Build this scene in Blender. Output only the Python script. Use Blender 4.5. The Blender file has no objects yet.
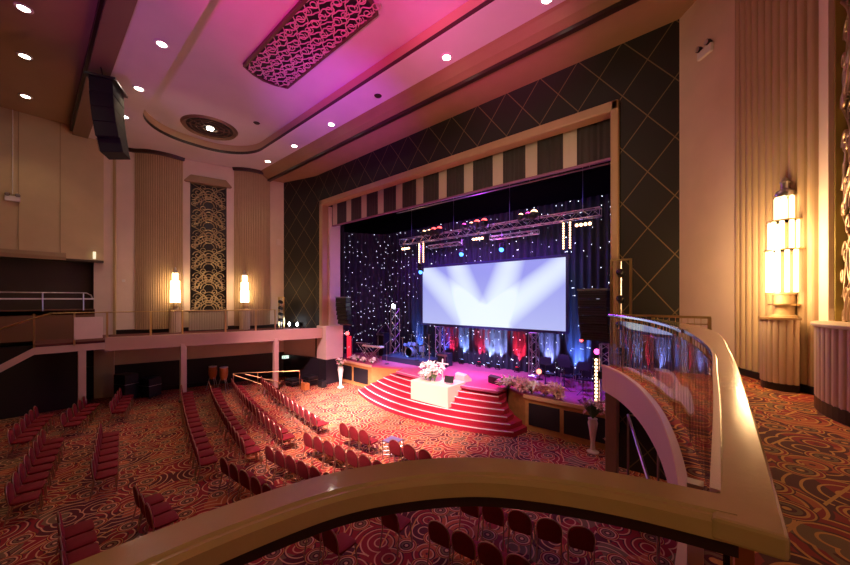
import bpy, math, random
from mathutils import Vector, Matrix
PI = math.pi
sin, cos = math.sin, math.cos
rnd = random.Random(7)
SC = bpy.context.scene
COL = SC.collection

# ------------------------------------------------------------------ camera
cam_d = bpy.data.cameras.new('camera')
cam_d.sensor_width = 36; cam_d.lens = 336/850*36
cam_d.shift_y = 17.0/850
cam_d.clip_start = 0.05; cam_d.clip_end = 200
cam = bpy.data.objects.new('camera', cam_d); COL.objects.link(cam)
cam.location = (0, 0, 5.0)
cam.rotation_euler = (PI/2, 0, math.radians(40.4))
SC.camera = cam

# ------------------------------------------------------------------ world, exposure
w = bpy.data.worlds.new('world'); SC.world = w; w.use_nodes = True
w.node_tree.nodes['Background'].inputs[0].default_value = (0.5, 0.32, 0.30, 1)
w.node_tree.nodes['Background'].inputs[1].default_value = 0.03
SC.view_settings.view_transform = 'Standard'; SC.view_settings.look = 'None'
SC.view_settings.gamma = 1; SC.view_settings.use_curve_mapping = False
SC.view_settings.exposure = -0.1

# ------------------------------------------------------------------ lamps of the hall, and added fills
def aim(o, t):
    d = Vector(t) - o.location
    o.rotation_euler = d.to_track_quat('-Z', 'Y').to_euler()
def spot(loc, tgt, power, col, deg=40, blend=.6, r=.05):
    l = bpy.data.lights.new('spot_light', 'SPOT'); l.energy = power; l.color = col
    l.spot_size = math.radians(deg); l.spot_blend = blend; l.shadow_soft_size = r
    o = bpy.data.objects.new('spot_light', l); COL.objects.link(o); o.location = loc; aim(o, tgt)
    return o
def point(loc, power, col, r=.1):
    l = bpy.data.lights.new('point_light', 'POINT'); l.energy = power; l.color = col; l.shadow_soft_size = r
    o = bpy.data.objects.new('point_light', l); COL.objects.link(o); o.location = loc
    return o
def area(loc, tgt, power, col, sx, sy):
    l = bpy.data.lights.new('area_light', 'AREA'); l.energy = power; l.color = col; l.shape = 'RECTANGLE'; l.size = sx; l.size_y = sy
    o = bpy.data.objects.new('area_light', l); COL.objects.link(o); o.location = loc; aim(o, tgt)
    return o
WARM = (1, .72, .42); WHITE = (1, .95, .88); MAG = (1, .02, .22); PINK = (1, .25, .45); BLUE = (.08, .12, 1); PURP = (.45, .08, 1)
# front-of-house profile spots on the steps and the open floor
spot((1.0, 2.0, 12.3), (-10.6, 10.8, .6), 21000, (1, .50, .54), 26, .8, .15)
spot((-2.0, -1.0, 12.3), (-13.4, 9.7, 0), 110000, (1, .72, .80), 17, 1, .15)
spot((-5.0, 0.0, 12.3), (-10.5, 9.3, 0), 34000, (1, .56, .58), 38, 1, .15)
spot((-12.0, 3.0, 12.3), (-17.0, 9.8, 0), 11000, (1, .48, .52), 36, 1, .15)
# magenta wash on the ceiling, from fixtures at the circle front and the side galleries
spot((-1.5, -2.5, 5.5), (-7.4, 4.4, 13.4), 8500, (1, .01, .33), 42, 1, .2)
spot((-3.5, -3.0, 6.0), (-5.0, 8.3, 12.95), 7000, (1, .02, .5), 26, 1, .2)
spot((-9.0, -3.0, 6.0), (-14.0, 5.5, 13.4), 1000, (.6, .08, .75), 70, 1, .2)
spot((-8.0, 4.0, 6.2), (-12.0, 8.6, 12.9), 2000, (.45, .06, 1), 50, 1, .2)
# stage washes
area((-10, 15.0, 8.2), (-10, 14.3, 1.3), 300, (.4, .05, 1), 10, .5)
area((-10, 13.6, 9.9), (-10, 16.3, 3.0), 40, (.12, .08, 1), 13, .5)
spot((-8.2, 13.0, 9.3), (-8.2, 13.2, 1.3), 8000, (1, .04, .45), 30, .8)
spot((-13.5, 13.2, 9.3), (-13.6, 14.6, 1.3), 7500, (.12, .3, 1), 32, .8)
spot((-5.0, 13.2, 9.3), (-4.4, 14.6, 1.3), 4500, (.2, .08, 1), 34, .8)
spot((-9.5, 12.8, 9.3), (-9.0, 15.3, 1.3), 7500, (.45, .35, 1), 40, .8)
point((-10, 13.4, 9.5), 60, (.5, .05, .9), .2)
# soft house light, then fills added without fixtures
area((-12, 2.5, 12.3), (-13, 3.0, 0), 6, (1, .50, .30), 10, 3)
area((-0.2, -2.2, 7.2), (0.2, 3.5, 4.4), 20, (1, .60, .26), 1.5, 1.5)
area((-15, 5, 10.5), (-21.5, 5, 8), 45, (1, .66, .55), 4, 3)
point((-9.5, 14.2, 8.0), 90, (.35, .15, 1), .1)  # bluish point added in mid-air to tint the truss
spot((-6.0, 1.0, 9.5), (-5.5, 11.4, 10.2), 1100, (1, .74, .50), 66, 1, .3)  # added fill that brightens the valance, no fixture of its own
spot((-8.5, 8.0, 11.8), (-13.5, 14.4, 2.2), 6000, (.55, .65, 1), 16, 1, .1)  # added blue-white spot lifting the drum kit from the front
spot((-1.0, 4.0, 12.3), (-5.3, 12.5, 1.6), 2600, (1, .72, .66), 14, 1, .1)  # added warm spot brightening the lily bank on the right wing

# ------------------------------------------------------------------ node helpers
def mat(name, col=(.5, .5, .5), rough=.6, metal=0, emit=None, es=0, coat=0, vary=0.0, vs=6.0, bump=0.0, bs=40.0, trans=0, alpha=1):
    m = bpy.data.materials.new(name); m.use_nodes = True
    nt = m.node_tree; b = nt.nodes['Principled BSDF']
    b.inputs['Base Color'].default_value = (*col, 1); b.inputs['Roughness'].default_value = rough
    b.inputs['Metallic'].default_value = metal
    b.inputs['Coat Weight'].default_value = coat; b.inputs['Coat Roughness'].default_value = .06
    b.inputs['Transmission Weight'].default_value = trans
    if emit: b.inputs['Emission Color'].default_value = (*emit, 1); b.inputs['Emission Strength'].default_value = es
    if vary or bump:
        tc = nt.nodes.new('ShaderNodeTexCoord')
    if vary:
        n = nt.nodes.new('ShaderNodeTexNoise'); n.inputs['Scale'].default_value = vs; n.inputs['Detail'].default_value = 5
        nt.links.new(tc.outputs['Object'], n.inputs['Vector'])
        mr = nt.nodes.new('ShaderNodeMapRange'); mr.inputs[1].default_value = .3; mr.inputs[2].default_value = .7
        mr.inputs[3].default_value = 1-vary; mr.inputs[4].default_value = 1+vary*.6
        nt.links.new(n.outputs['Fac'], mr.inputs[0])
        mx = nt.nodes.new('ShaderNodeVectorMath'); mx.operation = 'SCALE'; mx.inputs[0].default_value = col
        nt.links.new(mr.outputs[0], mx.inputs['Scale']); nt.links.new(mx.outputs[0], b.inputs['Base Color'])
    if bump:
        n2 = nt.nodes.new('ShaderNodeTexNoise'); n2.inputs['Scale'].default_value = bs; n2.inputs['Detail'].default_value = 4
        nt.links.new(tc.outputs['Object'], n2.inputs['Vector'])
        bp = nt.nodes.new('ShaderNodeBump'); bp.inputs['Strength'].default_value = bump; bp.inputs['Distance'].default_value = .01
        nt.links.new(n2.outputs['Fac'], bp.inputs['Height']); nt.links.new(bp.outputs[0], b.inputs['Normal'])
    return m
class G:
    """tiny expression builder for shader nodes"""
    def __init__(s, m): s.nt = m.node_tree; s.b = s.nt.nodes['Principled BSDF']
    def m(s, op, a, b=0.0, c=None):
        n = s.nt.nodes.new('ShaderNodeMath'); n.operation = op
        for i, v in enumerate((a, b, c)):
            if v is None: continue
            if isinstance(v, (int, float)): n.inputs[i].default_value = v
            else: s.nt.links.new(v, n.inputs[i])
        return n.outputs[0]
    def coord(s, scale=(1, 1, 1), off=(0, 0, 0), rot=0):
        t = s.nt.nodes.new('ShaderNodeTexCoord'); mp = s.nt.nodes.new('ShaderNodeMapping')
        mp.inputs['Scale'].default_value = scale; mp.inputs['Location'].default_value = off; mp.inputs['Rotation'].default_value = (0, 0, rot)
        s.nt.links.new(t.outputs['Object'], mp.inputs['Vector']); return mp.outputs[0]
    def sep(s, v):
        n = s.nt.nodes.new('ShaderNodeSeparateXYZ'); s.nt.links.new(v, n.inputs[0]); return n.outputs
    def comb(s, x, y, z):
        n = s.nt.nodes.new('ShaderNodeCombineXYZ')
        for i, v in enumerate((x, y, z)):
            if isinstance(v, (int, float)): n.inputs[i].default_value = v
            else: s.nt.links.new(v, n.inputs[i])
        return n.outputs[0]
    def noise(s, v, scale, detail=3, out='Fac'):
        n = s.nt.nodes.new('ShaderNodeTexNoise'); n.inputs['Scale'].default_value = scale; n.inputs['Detail'].default_value = detail
        s.nt.links.new(v, n.inputs['Vector']); return n.outputs[out]
    def voro(s, v, scale, rand=1, dist='EUCLIDEAN', dim='3D'):
        n = s.nt.nodes.new('ShaderNodeTexVoronoi'); n.voronoi_dimensions = dim; n.distance = dist
        n.inputs['Scale'].default_value = scale; n.inputs['Randomness'].default_value = rand
        s.nt.links.new(v, n.inputs['Vector']); return n.outputs
    def ramp(s, f, stops, const=True):
        n = s.nt.nodes.new('ShaderNodeValToRGB'); e = n.color_ramp
        if const: e.interpolation = 'CONSTANT'
        while len(e.elements) < len(stops): e.elements.new(.5)
        for q, (p, c) in zip(e.elements, stops): q.position = p; q.color = (*c, 1)
        s.nt.links.new(f, n.inputs[0]); return n.outputs[0]
    def mix(s, f, a, b):
        n = s.nt.nodes.new('ShaderNodeMix'); n.data_type = 'RGBA'
        for i, v in ((0, f), (6, a), (7, b)):
            if isinstance(v, (int, float)): n.inputs[i].default_value = v
            elif isinstance(v, tuple): n.inputs[i].default_value = (*v, 1)
            else: s.nt.links.new(v, n.inputs[i])
        return n.outputs[2]
    def col(s, v): s.nt.links.new(v, s.b.inputs['Base Color'])

CREAM = mat('cream_paint', (.66, .53, .38), .45, vary=.05, vs=2)
IVORY = mat('ivory_wall_paint', (.74, .60, .46), .55, vary=.05, vs=1.5)
PINKW = mat('plaster_white', (.78, .66, .56), .6, vary=.05, vs=1.5)
TAUPE = mat('taupe_rib_paint', (.50, .37, .22), .5, vary=.05, vs=2)
REARW = mat('beige_panel_wall', (.55, .43, .25), .6, vary=.06, vs=1.2)
CEIL = mat('ceiling_paint', (.66, .60, .60), .6, vary=.04, vs=1)
RCEIL = mat('rear_ceiling_paint', (.34, .23, .13), .6, vary=.06, vs=1)
BROWN = mat('brown_gold_cove_paint', (.27, .17, .08), .45, vary=.06, vs=2)
DTRIM = mat('dark_moulding', (.035, .016, .01), .35)
SOFF = mat('soffit_paint', (.38, .235, .135), .55, vary=.05, vs=2)
LEDGE = mat('gloss_cream_handrail', (.50, .385, .15), .13, coat=.6, vary=.05, vs=14, bump=.05, bs=90)
DWOOD = mat('dark_wood', (.028, .012, .008), .4)
SKIRT = mat('black_skirting', (.012, .010, .010), .35)
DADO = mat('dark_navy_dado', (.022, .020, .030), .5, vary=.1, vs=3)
STAGEW = mat('golden_wood', (.52, .26, .08), .4, vary=.18, vs=5)
STAGEF = mat('mauve_stage_carpet', (.45, .07, .16), .55, vary=.1, vs=8)
STEPR = mat('red_step_carpet', (.36, .006, .028), .85, vary=.12, vs=20)
NOSE = mat('pale_step_nosing', (.85, .72, .66), .4)
BLACK = mat('black_enamel', (.012, .012, .014), .4)
BLACKC = mat('black_cloth', (.010, .009, .012), .9)
STEEL = mat('brushed_steel', (.62, .60, .60), .28, 1)
PURPM = mat('polished_steel_rail', (.70, .68, .74), .16, 1)
BRASS = mat('brass', (.62, .44, .20), .3, 1)
GOLDP = mat('gold_scroll_metal', (.55, .45, .30), .35, .7)
COPPER = mat('rose_scroll_metal', (.45, .32, .20), .35, .7)
SILV = mat('aluminium_truss', (.72, .72, .76), .3, .9)
CHAIRR = mat('crimson_chair_cloth', (.21, .005, .011), .85, vary=.12, vs=30)
CHAIRF = mat('bronze_chair_frame', (.48, .30, .19), .35, .8)
WHITEP = mat('white_plastic', (.80, .78, .76), .4)
PETAL = mat('white_petal', (.88, .80, .74), .6)
PETALP = mat('pink_petal', (.82, .40, .42), .6)
LEAF = mat('green_leaf', (.10, .20, .07), .6)
CERAM = mat('white_ceramic_vase', (.82, .74, .64), .25)
DRUM = mat('drum_shell', (.18, .22, .45), .25, .2)
SKIN = mat('drum_head', (.86, .88, .92), .5)
CYMB = mat('cymbal_bronze', (.75, .68, .50), .25, 1)
CONGA = mat('conga_orange_wood', (.62, .22, .05), .3, coat=.4)
PLANT = mat('planter_rib_paint', (.56, .42, .29), .5)
GLASS = mat('clear_balustrade_glass', (.95, .97, .97), .02, trans=1)
GLASS.node_tree.nodes['Principled BSDF'].inputs['IOR'].default_value = 1.5
CURT = mat('grey_valance_cloth', (.065, .055, .052), .9)
CURC = mat('cream_valance_cloth', (.66, .56, .44), .85)

def emis(name, col, s): return mat(name, (.02, .02, .02), .5, emit=col, es=s)
E_DOWN = emis('downlight_glow', (1, .88, .70), 26)
E_SCON = emis('sconce_glow', (1, .62, .28), 5.5)
E_SCON2 = emis('far_sconce_glow', (1, .66, .32), 9)
E_RED = emis('red_lamp_glow', (1, .07, .07), 7)
E_WARM = emis('warm_lamp_glow', (1, .50, .27), 7)
E_BLUE = emis('blue_lamp_glow', (.06, .28, 1), 6)
E_WHITE = emis('white_lamp_glow', (.85, .92, 1), 25)
E_MAG = emis('magenta_lamp_glow', (1, .08, .5), 5)
E_EXIT = emis('exit_sign_glow', (.75, 1, .85), 1.6)

# carpet with rings, curved stripes and bars
def carpet(name, sc, rot, b, tan=(.56, .36, .22)):
    m = mat(name, (.3, .05, .02), .9); g = G(m)
    v0 = g.coord((1, 1, 0), rot=rot)
    nz = g.nt.nodes.new('ShaderNodeVectorMath'); nz.operation = 'SCALE'; nz.inputs['Scale'].default_value = .08/sc
    g.nt.links.new(g.noise(v0, sc*1.3, 2, 'Color'), nz.inputs[0])
    ad = g.nt.nodes.new('ShaderNodeVectorMath'); g.nt.links.new(v0, ad.inputs[0]); g.nt.links.new(nz.outputs[0], ad.inputs[1])
    v = ad.outputs[0]
    red = (.22*b, .008*b, .008*b); dred = (.075*b, .005*b, .006*b); gold = (.46*b, .22*b, .05*b); olive = (.15*b, .085*b, .035*b)
    rust = (.34*b, .07*b, .02*b); tan = tuple(q*b for q in tan)
    bg = g.voro(v, sc*1.25, .8, 'CHEBYCHEV', '2D'); cc_ = g.sep(bg[1])
    c1 = g.ramp(cc_[0], [(0, red), (.28, olive), (.40, dred), (.56, rust), (.70, red), (.92, dred)])
    ar = g.voro(v, sc*.75, 1.0, 'EUCLIDEAN', '2D')                       # curved stripes: arcs around far centres
    fr_ = g.m('FRACT', g.m('MULTIPLY', ar[0], 5.5), 0)
    c2 = g.mix(g.m('GREATER_THAN', fr_, .80), c1, tan)
    c2 = g.mix(g.m('MULTIPLY', g.m('LESS_THAN', fr_, .22), g.m('GREATER_THAN', cc_[1], .35)), c2, dred)
    xy = g.sep(v0)                                                          # short gold bars
    bar = g.m('MULTIPLY', g.m('LESS_THAN', g.m('FRACT', g.m('MULTIPLY', g.m('ADD', xy[0], xy[1]), sc*.9), 0), .07), g.m('GREATER_THAN', cc_[2], .55))
    c2 = g.mix(bar, c2, gold)
    ci = g.voro(v, sc, .5, 'EUCLIDEAN', '2D')
    ring = g.ramp(ci[0], [(0, tan), (.06, dred), (.12, olive), (.19, dred), (.23, tan), (.275, red), (.325, gold), (.355, dred)])
    ins = g.m('MULTIPLY', g.m('LESS_THAN', ci[0], .38), g.m('GREATER_THAN', g.sep(ci[1])[1], .30))
    c3 = g.mix(ins, c2, ring)
    f2 = g.m('MULTIPLY_ADD', g.noise(v0, 160, 2), .8, .6)
    sc_ = g.nt.nodes.new('ShaderNodeVectorMath'); sc_.operation = 'SCALE'; g.nt.links.new(c3, sc_.inputs[0]); g.nt.links.new(f2, sc_.inputs['Scale'])
    g.col(sc_.outputs[0]); return m
CARPET = carpet('patterned_axminster_carpet', 1.75, .35, 1.3, (.50, .28, .14))
CARPETN = carpet('patterned_gallery_carpet', 2.3, 1.2, 1.15, (.48, .22, .05))

# quilted black wall with gold diagonal lines
QUILT = mat('black_wall_gold_diamonds', (.02, .014, .010), .65)
g = G(QUILT); s_ = g.sep(g.coord())
def dline(sign):
    k = g.m('MULTIPLY_ADD', s_[0], 1.28*sign, s_[2])
    # pass through node (-2.0, 9.44), period 1.60
    off = 9.44 + 1.28*sign*(-2.0)
    t = g.m('FRACT', g.m('DIVIDE', g.m('SUBTRACT', k, off - 160), 1.60), 0)
    a = g.m('ABSOLUTE', g.m('SUBTRACT', g.m('FRACT', g.m('ADD', t, .5), 0), .5), 0)
    return g.m('LESS_THAN', a, .014)
ln = g.m('MAXIMUM', dline(1), dline(-1))
g.col(g.mix(ln, (.012, .009, .006), (.17, .11, .05)))

# star cloth: tiny fibre ends in black cloth
STAR = mat('star_cloth', (.028, .028, .05), .85)
g = G(STAR); c_ = g.sep(g.coord())
vo = g.voro(g.comb(g.m('ADD', c_[0], c_[1]), c_[2], 0), 2.6, .95, 'EUCLIDEAN', '2D')
bri = g.m('MULTIPLY', g.m('GREATER_THAN', g.sep(vo[1])[0], .42), g.m('MULTIPLY_ADD', g.sep(vo[1])[1], 4.5, .3))
e = g.m('MULTIPLY', g.m('LESS_THAN', vo[0], .062), bri)
STAR.node_tree.links.new(e, g.b.inputs['Emission Strength'])
g.b.inputs['Emission Color'].default_value = (.72, .78, 1, 1)

# projection screen picture: lavender haze and white light beams
SCRN = mat('screen_picture', (.01, .01, .01), .5)
g = G(SCRN); s_ = g.sep(g.coord((1/8.54, 1, 1/3.36)))      # object x 0..1, z 0..1
def beam(x0, x1, w0, w1, k):
    cx = g.m('MULTIPLY_ADD', s_[2], x1-x0, x0); wd = g.m('MULTIPLY_ADD', s_[2], w1-w0, w0)
    d = g.m('DIVIDE', g.m('ABSOLUTE', g.m('SUBTRACT', s_[0], cx), 0), wd)
    return g.m('MULTIPLY', g.m('MAXIMUM', g.m('SUBTRACT', 1, g.m('MULTIPLY', d, d)), 0), k)
bs_ = beam(.50, .0, .22, .13, .7)
for a_ in ((.46, .30, .14, .10, .75), (.54, .68, .14, .10, .8), (.50, 1.04, .20, .13, .8)):
    bs_ = g.m('ADD', bs_, beam(*a_))
glow = g.m('MAXIMUM', g.m('SUBTRACT', 1, g.m('MULTIPLY', s_[2], 1.2)), 0)
bs_ = g.m('MINIMUM', g.m('ADD', bs_, g.m('MULTIPLY', glow, .28)), 1)
cc = g.mix(bs_, (.30, .31, .80), (.80, .90, 1.0))
cc = g.mix(g.m('MULTIPLY', g.m('GREATER_THAN', s_[0], .72), .0), cc, (.5, .4, .9))
SCRN.node_tree.links.new(cc, g.b.inputs['Emission Color']); g.b.inputs['Emission Strength'].default_value = 1.15

# backdrop curtain material with small fibre stars, folds are geometry
BACK = STAR

# ------------------------------------------------------------------ mesh builder
class MB:
    def __init__(s): s.v = []; s.f = []; s.mi = []; s.k = 0
    def add(s, vs, fs):
        n = len(s.v); s.v += [tuple(p) for p in vs]
        for f in fs: s.f.append(tuple(n+i for i in f)); s.mi.append(s.k)
        return s
    def box(s, x0, x1, y0, y1, z0, z1):
        return s.add([(x0,y0,z0),(x1,y0,z0),(x1,y1,z0),(x0,y1,z0),(x0,y0,z1),(x1,y0,z1),(x1,y1,z1),(x0,y1,z1)],
              [(0,3,2,1),(4,5,6,7),(0,1,5,4),(1,2,6,5),(2,3,7,6),(3,0,4,7)])
    def bx(s, c, d, M=None):
        x, y, z = (q/2 for q in d); P = [(-x,-y,-z),(x,-y,-z),(x,y,-z),(-x,y,-z),(-x,-y,z),(x,-y,z),(x,y,z),(-x,y,z)]
        M = M or Matrix(); P = [tuple(Vector(c) + M.to_3x3() @ Vector(p)) for p in P]
        return s.add(P, [(0,3,2,1),(4,5,6,7),(0,1,5,4),(1,2,6,5),(2,3,7,6),(3,0,4,7)])
    def prism(s, poly, z0, z1):
        n = len(poly)
        a = sum(poly[i][0]*poly[(i+1) % n][1]-poly[(i+1) % n][0]*poly[i][1] for i in range(n))
        if a < 0: poly = poly[::-1]
        return s.add([(x,y,z0) for x, y in poly]+[(x,y,z1) for x, y in poly],
              [tuple(range(n))[::-1], tuple(range(n, 2*n))]+[(i,(i+1) % n,n+(i+1) % n,n+i) for i in range(n)])
    def prism_s(s, poly, d0, d1, o, ax, up, nr):
        """prism of a 2-D outline in the plane (ax,up) at o, extruded d0..d1 along nr"""
        n = len(poly); o, ax, up, nr = map(Vector, (o, ax, up, nr))
        A = [o+ax*x+up*y+nr*d0 for x, y in poly]; B = [o+ax*x+up*y+nr*d1 for x, y in poly]
        return s.add(A+B, [tuple(range(n)), tuple(range(n, 2*n))[::-1]]+[(i,n+i,n+(i+1) % n,(i+1) % n) for i in range(n)])
    def tube(s, pts, r, n=6, closed=False):
        P = [Vector(p) for p in pts]; m = len(P); R = r if isinstance(r, (list, tuple)) else [r]*m
        base = len(s.v); up = None
        for i, p in enumerate(P):
            if closed: t = P[(i+1) % m]-P[i-1]
            else: t = P[min(i+1, m-1)]-P[max(i-1, 0)]
            t = t.normalized() if t.length > 1e-9 else Vector((0, 0, 1))
            if up is None: up = Vector((0, 0, 1)) if abs(t.z) < .9 else Vector((1, 0, 0))
            a = t.cross(up)
            if a.length < 1e-4: a = t.orthogonal()
            a.normalize(); b = a.cross(t).normalized(); up = b
            for k in range(n):
                th = 2*PI*k/n; s.v.append(tuple(p+(a*cos(th)+b*sin(th))*R[i]))
        for i in range(m if closed else m-1):
            j = (i+1) % m
            for k in range(n):
                l = (k+1) % n
                s.f.append((base+i*n+k, base+i*n+l, base+j*n+l, base+j*n+k)); s.mi.append(s.k)
        if not closed:
            s.f.append(tuple(base+k for k in range(n))[::-1]); s.f.append(tuple(base+(m-1)*n+k for k in range(n))); s.mi += [s.k, s.k]
        return s
    def lathe(s, prof, c=(0, 0, 0), n=20, M=None, a0=0, a1=2*PI, name_ring=False):
        full = abs(a1-a0-2*PI) < 1e-6; m = n if full else n+1; base = len(s.v); M = M.to_3x3() if M else Matrix().to_3x3()
        for r, z in prof:
            for k in range(m):
                th = a0+(a1-a0)*k/n
                s.v.append(tuple(Vector(c)+M @ Vector((r*cos(th), r*sin(th), z))))
        for i in range(len(prof)-1):
            for k in range(n):
                l = (k+1) % m
                s.f.append((base+i*m+k, base+i*m+l, base+(i+1)*m+l, base+(i+1)*m+k)); s.mi.append(s.k)
        ring = len(prof) >= 3 and full and min(p[0] for p in prof) > 1e-6 and (prof[0][0] <= prof[-1][0]+1e-6 and abs(prof[0][0]-prof[-1][0]) < .2 and prof[0][0] > .045 and name_ring)
        if ring:
            for k in range(n):
                l = (k+1) % m; q = (len(prof)-1)*m
                s.f.append((base+q+k, base+q+l, base+l, base+k)); s.mi.append(s.k)
            return s
        if prof[0][0] > 1e-6: s.f.append(tuple(base+k for k in range(m))[::-1]); s.mi.append(s.k)
        if prof[-1][0] > 1e-6: s.f.append(tuple(base+(len(prof)-1)*m+k for k in range(m))); s.mi.append(s.k)
        return s
    def ball(s, c, r, n=10, sq=(1, 1, 1)):
        pr_ = [(max(r*sin(PI*i/n), 0), -r*cos(PI*i/n)) for i in range(n+1)]
        M = Matrix.Diagonal((*sq, 1)); return s.lathe(pr_, c, n+2, M)
    def sweep(s, path, prof, closed=False):
        """profile of (outward offset, z) swept along a horizontal path; outward = right of travel"""
        P = [Vector((p[0], p[1])) for p in path]; m = len(P); n = len(prof); base = len(s.v)
        for i in range(m):
            if closed: t = P[(i+1) % m]-P[i-1]
            else: t = P[min(i+1, m-1)]-P[max(i-1, 0)]
            t.normalize(); nn = Vector((t.y, -t.x))
            for o, z in prof:
                q = P[i]+nn*o; s.v.append((q.x, q.y, z))
        for i in range(m if closed else m-1):
            j = (i+1) % m
            for k in range(n):
                l = (k+1) % n; s.f.append((base+i*n+k, base+j*n+k, base+j*n+l, base+i*n+l)); s.mi.append(s.k)
        if not closed:
            s.f.append(tuple(base+k for k in range(n))); s.f.append(tuple(base+(m-1)*n+k for k in range(n))[::-1]); s.mi += [s.k, s.k]
        return s
    def build(s, name, m, parent=None, world=False, label=None, cat=None, group=None, kind=None, smooth=None, bevel=0):
        me = bpy.data.meshes.new(name); me.from_pydata(s.v, [], s.f)
        ms = m if isinstance(m, (list, tuple)) else [m]
        for q in ms: me.materials.append(q)
        if len(ms) > 1:
            for p, i in zip(me.polygons, s.mi): p.material_index = i
        me.validate(); me.update()
        import bmesh
        b = bmesh.new(); b.from_mesh(me); bmesh.ops.recalc_face_normals(b, faces=b.faces); b.to_mesh(me); b.free()
        if smooth is not None:
            me.polygons.foreach_set('use_smooth', [True]*len(me.polygons)); me.set_sharp_from_angle(angle=math.radians(smooth))
        o = bpy.data.objects.new(name, me); COL.objects.link(o)
        if bevel:
            bv = o.modifiers.new('bevel', 'BEVEL'); bv.width = bevel; bv.segments = 2; bv.limit_method = 'ANGLE'
        if parent:
            o.parent = parent
            if world: o.matrix_parent_inverse = parent_matrix(parent).inverted()
        for k, val in (('label', label), ('category', cat), ('group', group), ('kind', kind)):
            if val: o[k] = val
        return o
def parent_matrix(p):
    M = Matrix.LocRotScale(p.location, p.rotation_euler, p.scale)
    return parent_matrix(p.parent) @ p.matrix_parent_inverse @ M if p.parent else M
def thing(name, label, cat, loc=(0, 0, 0), rz=0, group=None):
    o = bpy.data.objects.new(name, None); COL.objects.link(o); o.empty_display_size = .1
    o.location = loc; o.rotation_euler = (0, 0, rz); o['label'] = label; o['category'] = cat
    if group: o['group'] = group
    return o
def struct(name, b, m, **k): return b.build(name, m, kind='structure', **k)
def dup(root, loc, rz, label):
    r = root.copy(); COL.objects.link(r); r.location = loc; r.rotation_euler = (0, 0, rz); r['label'] = label
    for ch in list(root.children):
        c = ch.copy(); COL.objects.link(c); c.parent = r
        for gch in ch.children:
            d = gch.copy(); COL.objects.link(d); d.parent = c
    return r
def smoothpath(pts, n=6):
    out = []
    P = [Vector(p) for p in pts]
    for i in range(len(P)-1):
        a = P[max(i-1, 0)]; b = P[i]; c = P[i+1]; d = P[min(i+2, len(P)-1)]
        for k in range(n):
            t = k/n
            out.append(.5*((2*b)+(c-a)*t+(2*a-5*b+4*c-d)*t*t+(-a+3*b-3*c+d)*t**3))
    out.append(P[-1]); return out
def offset(path, d):
    P = [Vector((p[0], p[1])) for p in path]; o = []
    for i in range(len(P)):
        t = (P[min(i+1, len(P)-1)]-P[max(i-1, 0)]).normalized(); o.append(P[i]+Vector((t.y, -t.x))*d)
    return o
def resample(path, step):
    P = [Vector(p) for p in path]; out = [P[0]]; acc = 0
    for a, b in zip(P, P[1:]):
        L = (b-a).length; pos = 0
        while L-pos+acc >= step:
            pos += step-acc; acc = 0; out.append(a.lerp(b, pos/L))
        acc += L-pos
    return out

# ================================================================== SETTING
# main floor
struct('floor', MB().box(-27, 4, -12, 20, -.1, 0), CARPET)

# far wall frame: origin W0 on the stage-wall corner, running away from the stage
W0 = Vector((-21.2, 10.7)); WU = Vector((-.288, -.958)); WN = Vector((.958, -.288))
def fw(t, d=0, z=0):
    p = W0+WU*t+WN*d; return (p.x, p.y, z)
def fw2(t, d=0): return (W0+WU*t+WN*d)[:]
# ---- far side wall with fluted bays
def ribs(path, n, amp, back):
    """outline (plan polygon) of a ribbed front following a path, closed by a back offset"""
    P = smoothpath([Vector(p) for p in path], 8); L = sum((b-a).length for a, b in zip(P, P[1:])); S = resample(P, L/(n*6+.001))
    nrm = offset(S, 1.0); front = []
    for i, (p, q) in enumerate(zip(S, nrm)):
        ph = (i % 6)/6; h = amp*abs(sin(PI*ph))**.6
        front.append(p+(q-p)*h)
    bk = [p-(q-p)*back for p, q in zip(S[::6], nrm[::6])]
    return [v[:] for v in front+bk[::-1]]
def bay(t0, t1, bulge):
    mid = (t0+t1)/2
    return [Vector(fw2(t0, 0)), Vector(fw2(t0+(mid-t0)*.5, bulge*.75)), Vector(fw2(mid, bulge)), Vector(fw2(mid+(t1-mid)*.5, bulge*.75)), Vector(fw2(t1, 0))]
def backdir(path): return [Vector(p) for p in path][::-1]
for t0, t1 in ((.81, 2.81), (5.32, 7.4)):
    path = backdir(bay(t0, t1, .28))
    b = MB().prism(ribs(path, 22, .05, .3), 3.4, 12.95)
    struct('wall_left', b, TAUPE)
struct('wall_left', MB().prism([fw2(-.02, .0), fw2(.83, .0), fw2(.83, -.4), fw2(-.02, -.4)], 3.2, 12.95), IVORY)
struct('wall_left', MB().prism([fw2(2.79, 0), fw2(3.2, 0), fw2(3.2, -.4), fw2(2.79, -.4)], 3.2, 12.95), PINKW)
struct('wall_left', MB().prism([fw2(5.0, 0), fw2(5.34, 0), fw2(5.34, -.4), fw2(5.0, -.4)], 3.2, 12.95), PINKW)
struct('wall_left', MB().prism([fw2(3.19, 0), fw2(5.01, 0), fw2(5.01, -.4), fw2(3.19, -.4)], 11.8, 12.95), PINKW)
struct('wall_left', MB().prism([fw2(3.19, -.3), fw2(5.01, -.3), fw2(5.01, -.4), fw2(3.19, -.4)], 3.2, 11.9), BLACK)
struct('wall_left', MB().prism([fw2(7.38, 0), fw2(8.2, 0), fw2(8.2, -.4), fw2(7.38, -.4)], 3.2, 12.95), PINKW)
struct('wall_left', MB().prism([fw2(8.2, .16), fw2(8.96, .16), fw2(8.96, -.5), fw2(8.2, -.5)], 0, 12.95), PINKW)
struct('trim_1', MB().prism([fw2(8.14, .2), fw2(8.24, .2), fw2(8.24, 0), fw2(8.14, 0)], 3.2, 12.95), mat('olive_corner_bead', (.45, .33, .16), .5))
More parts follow.
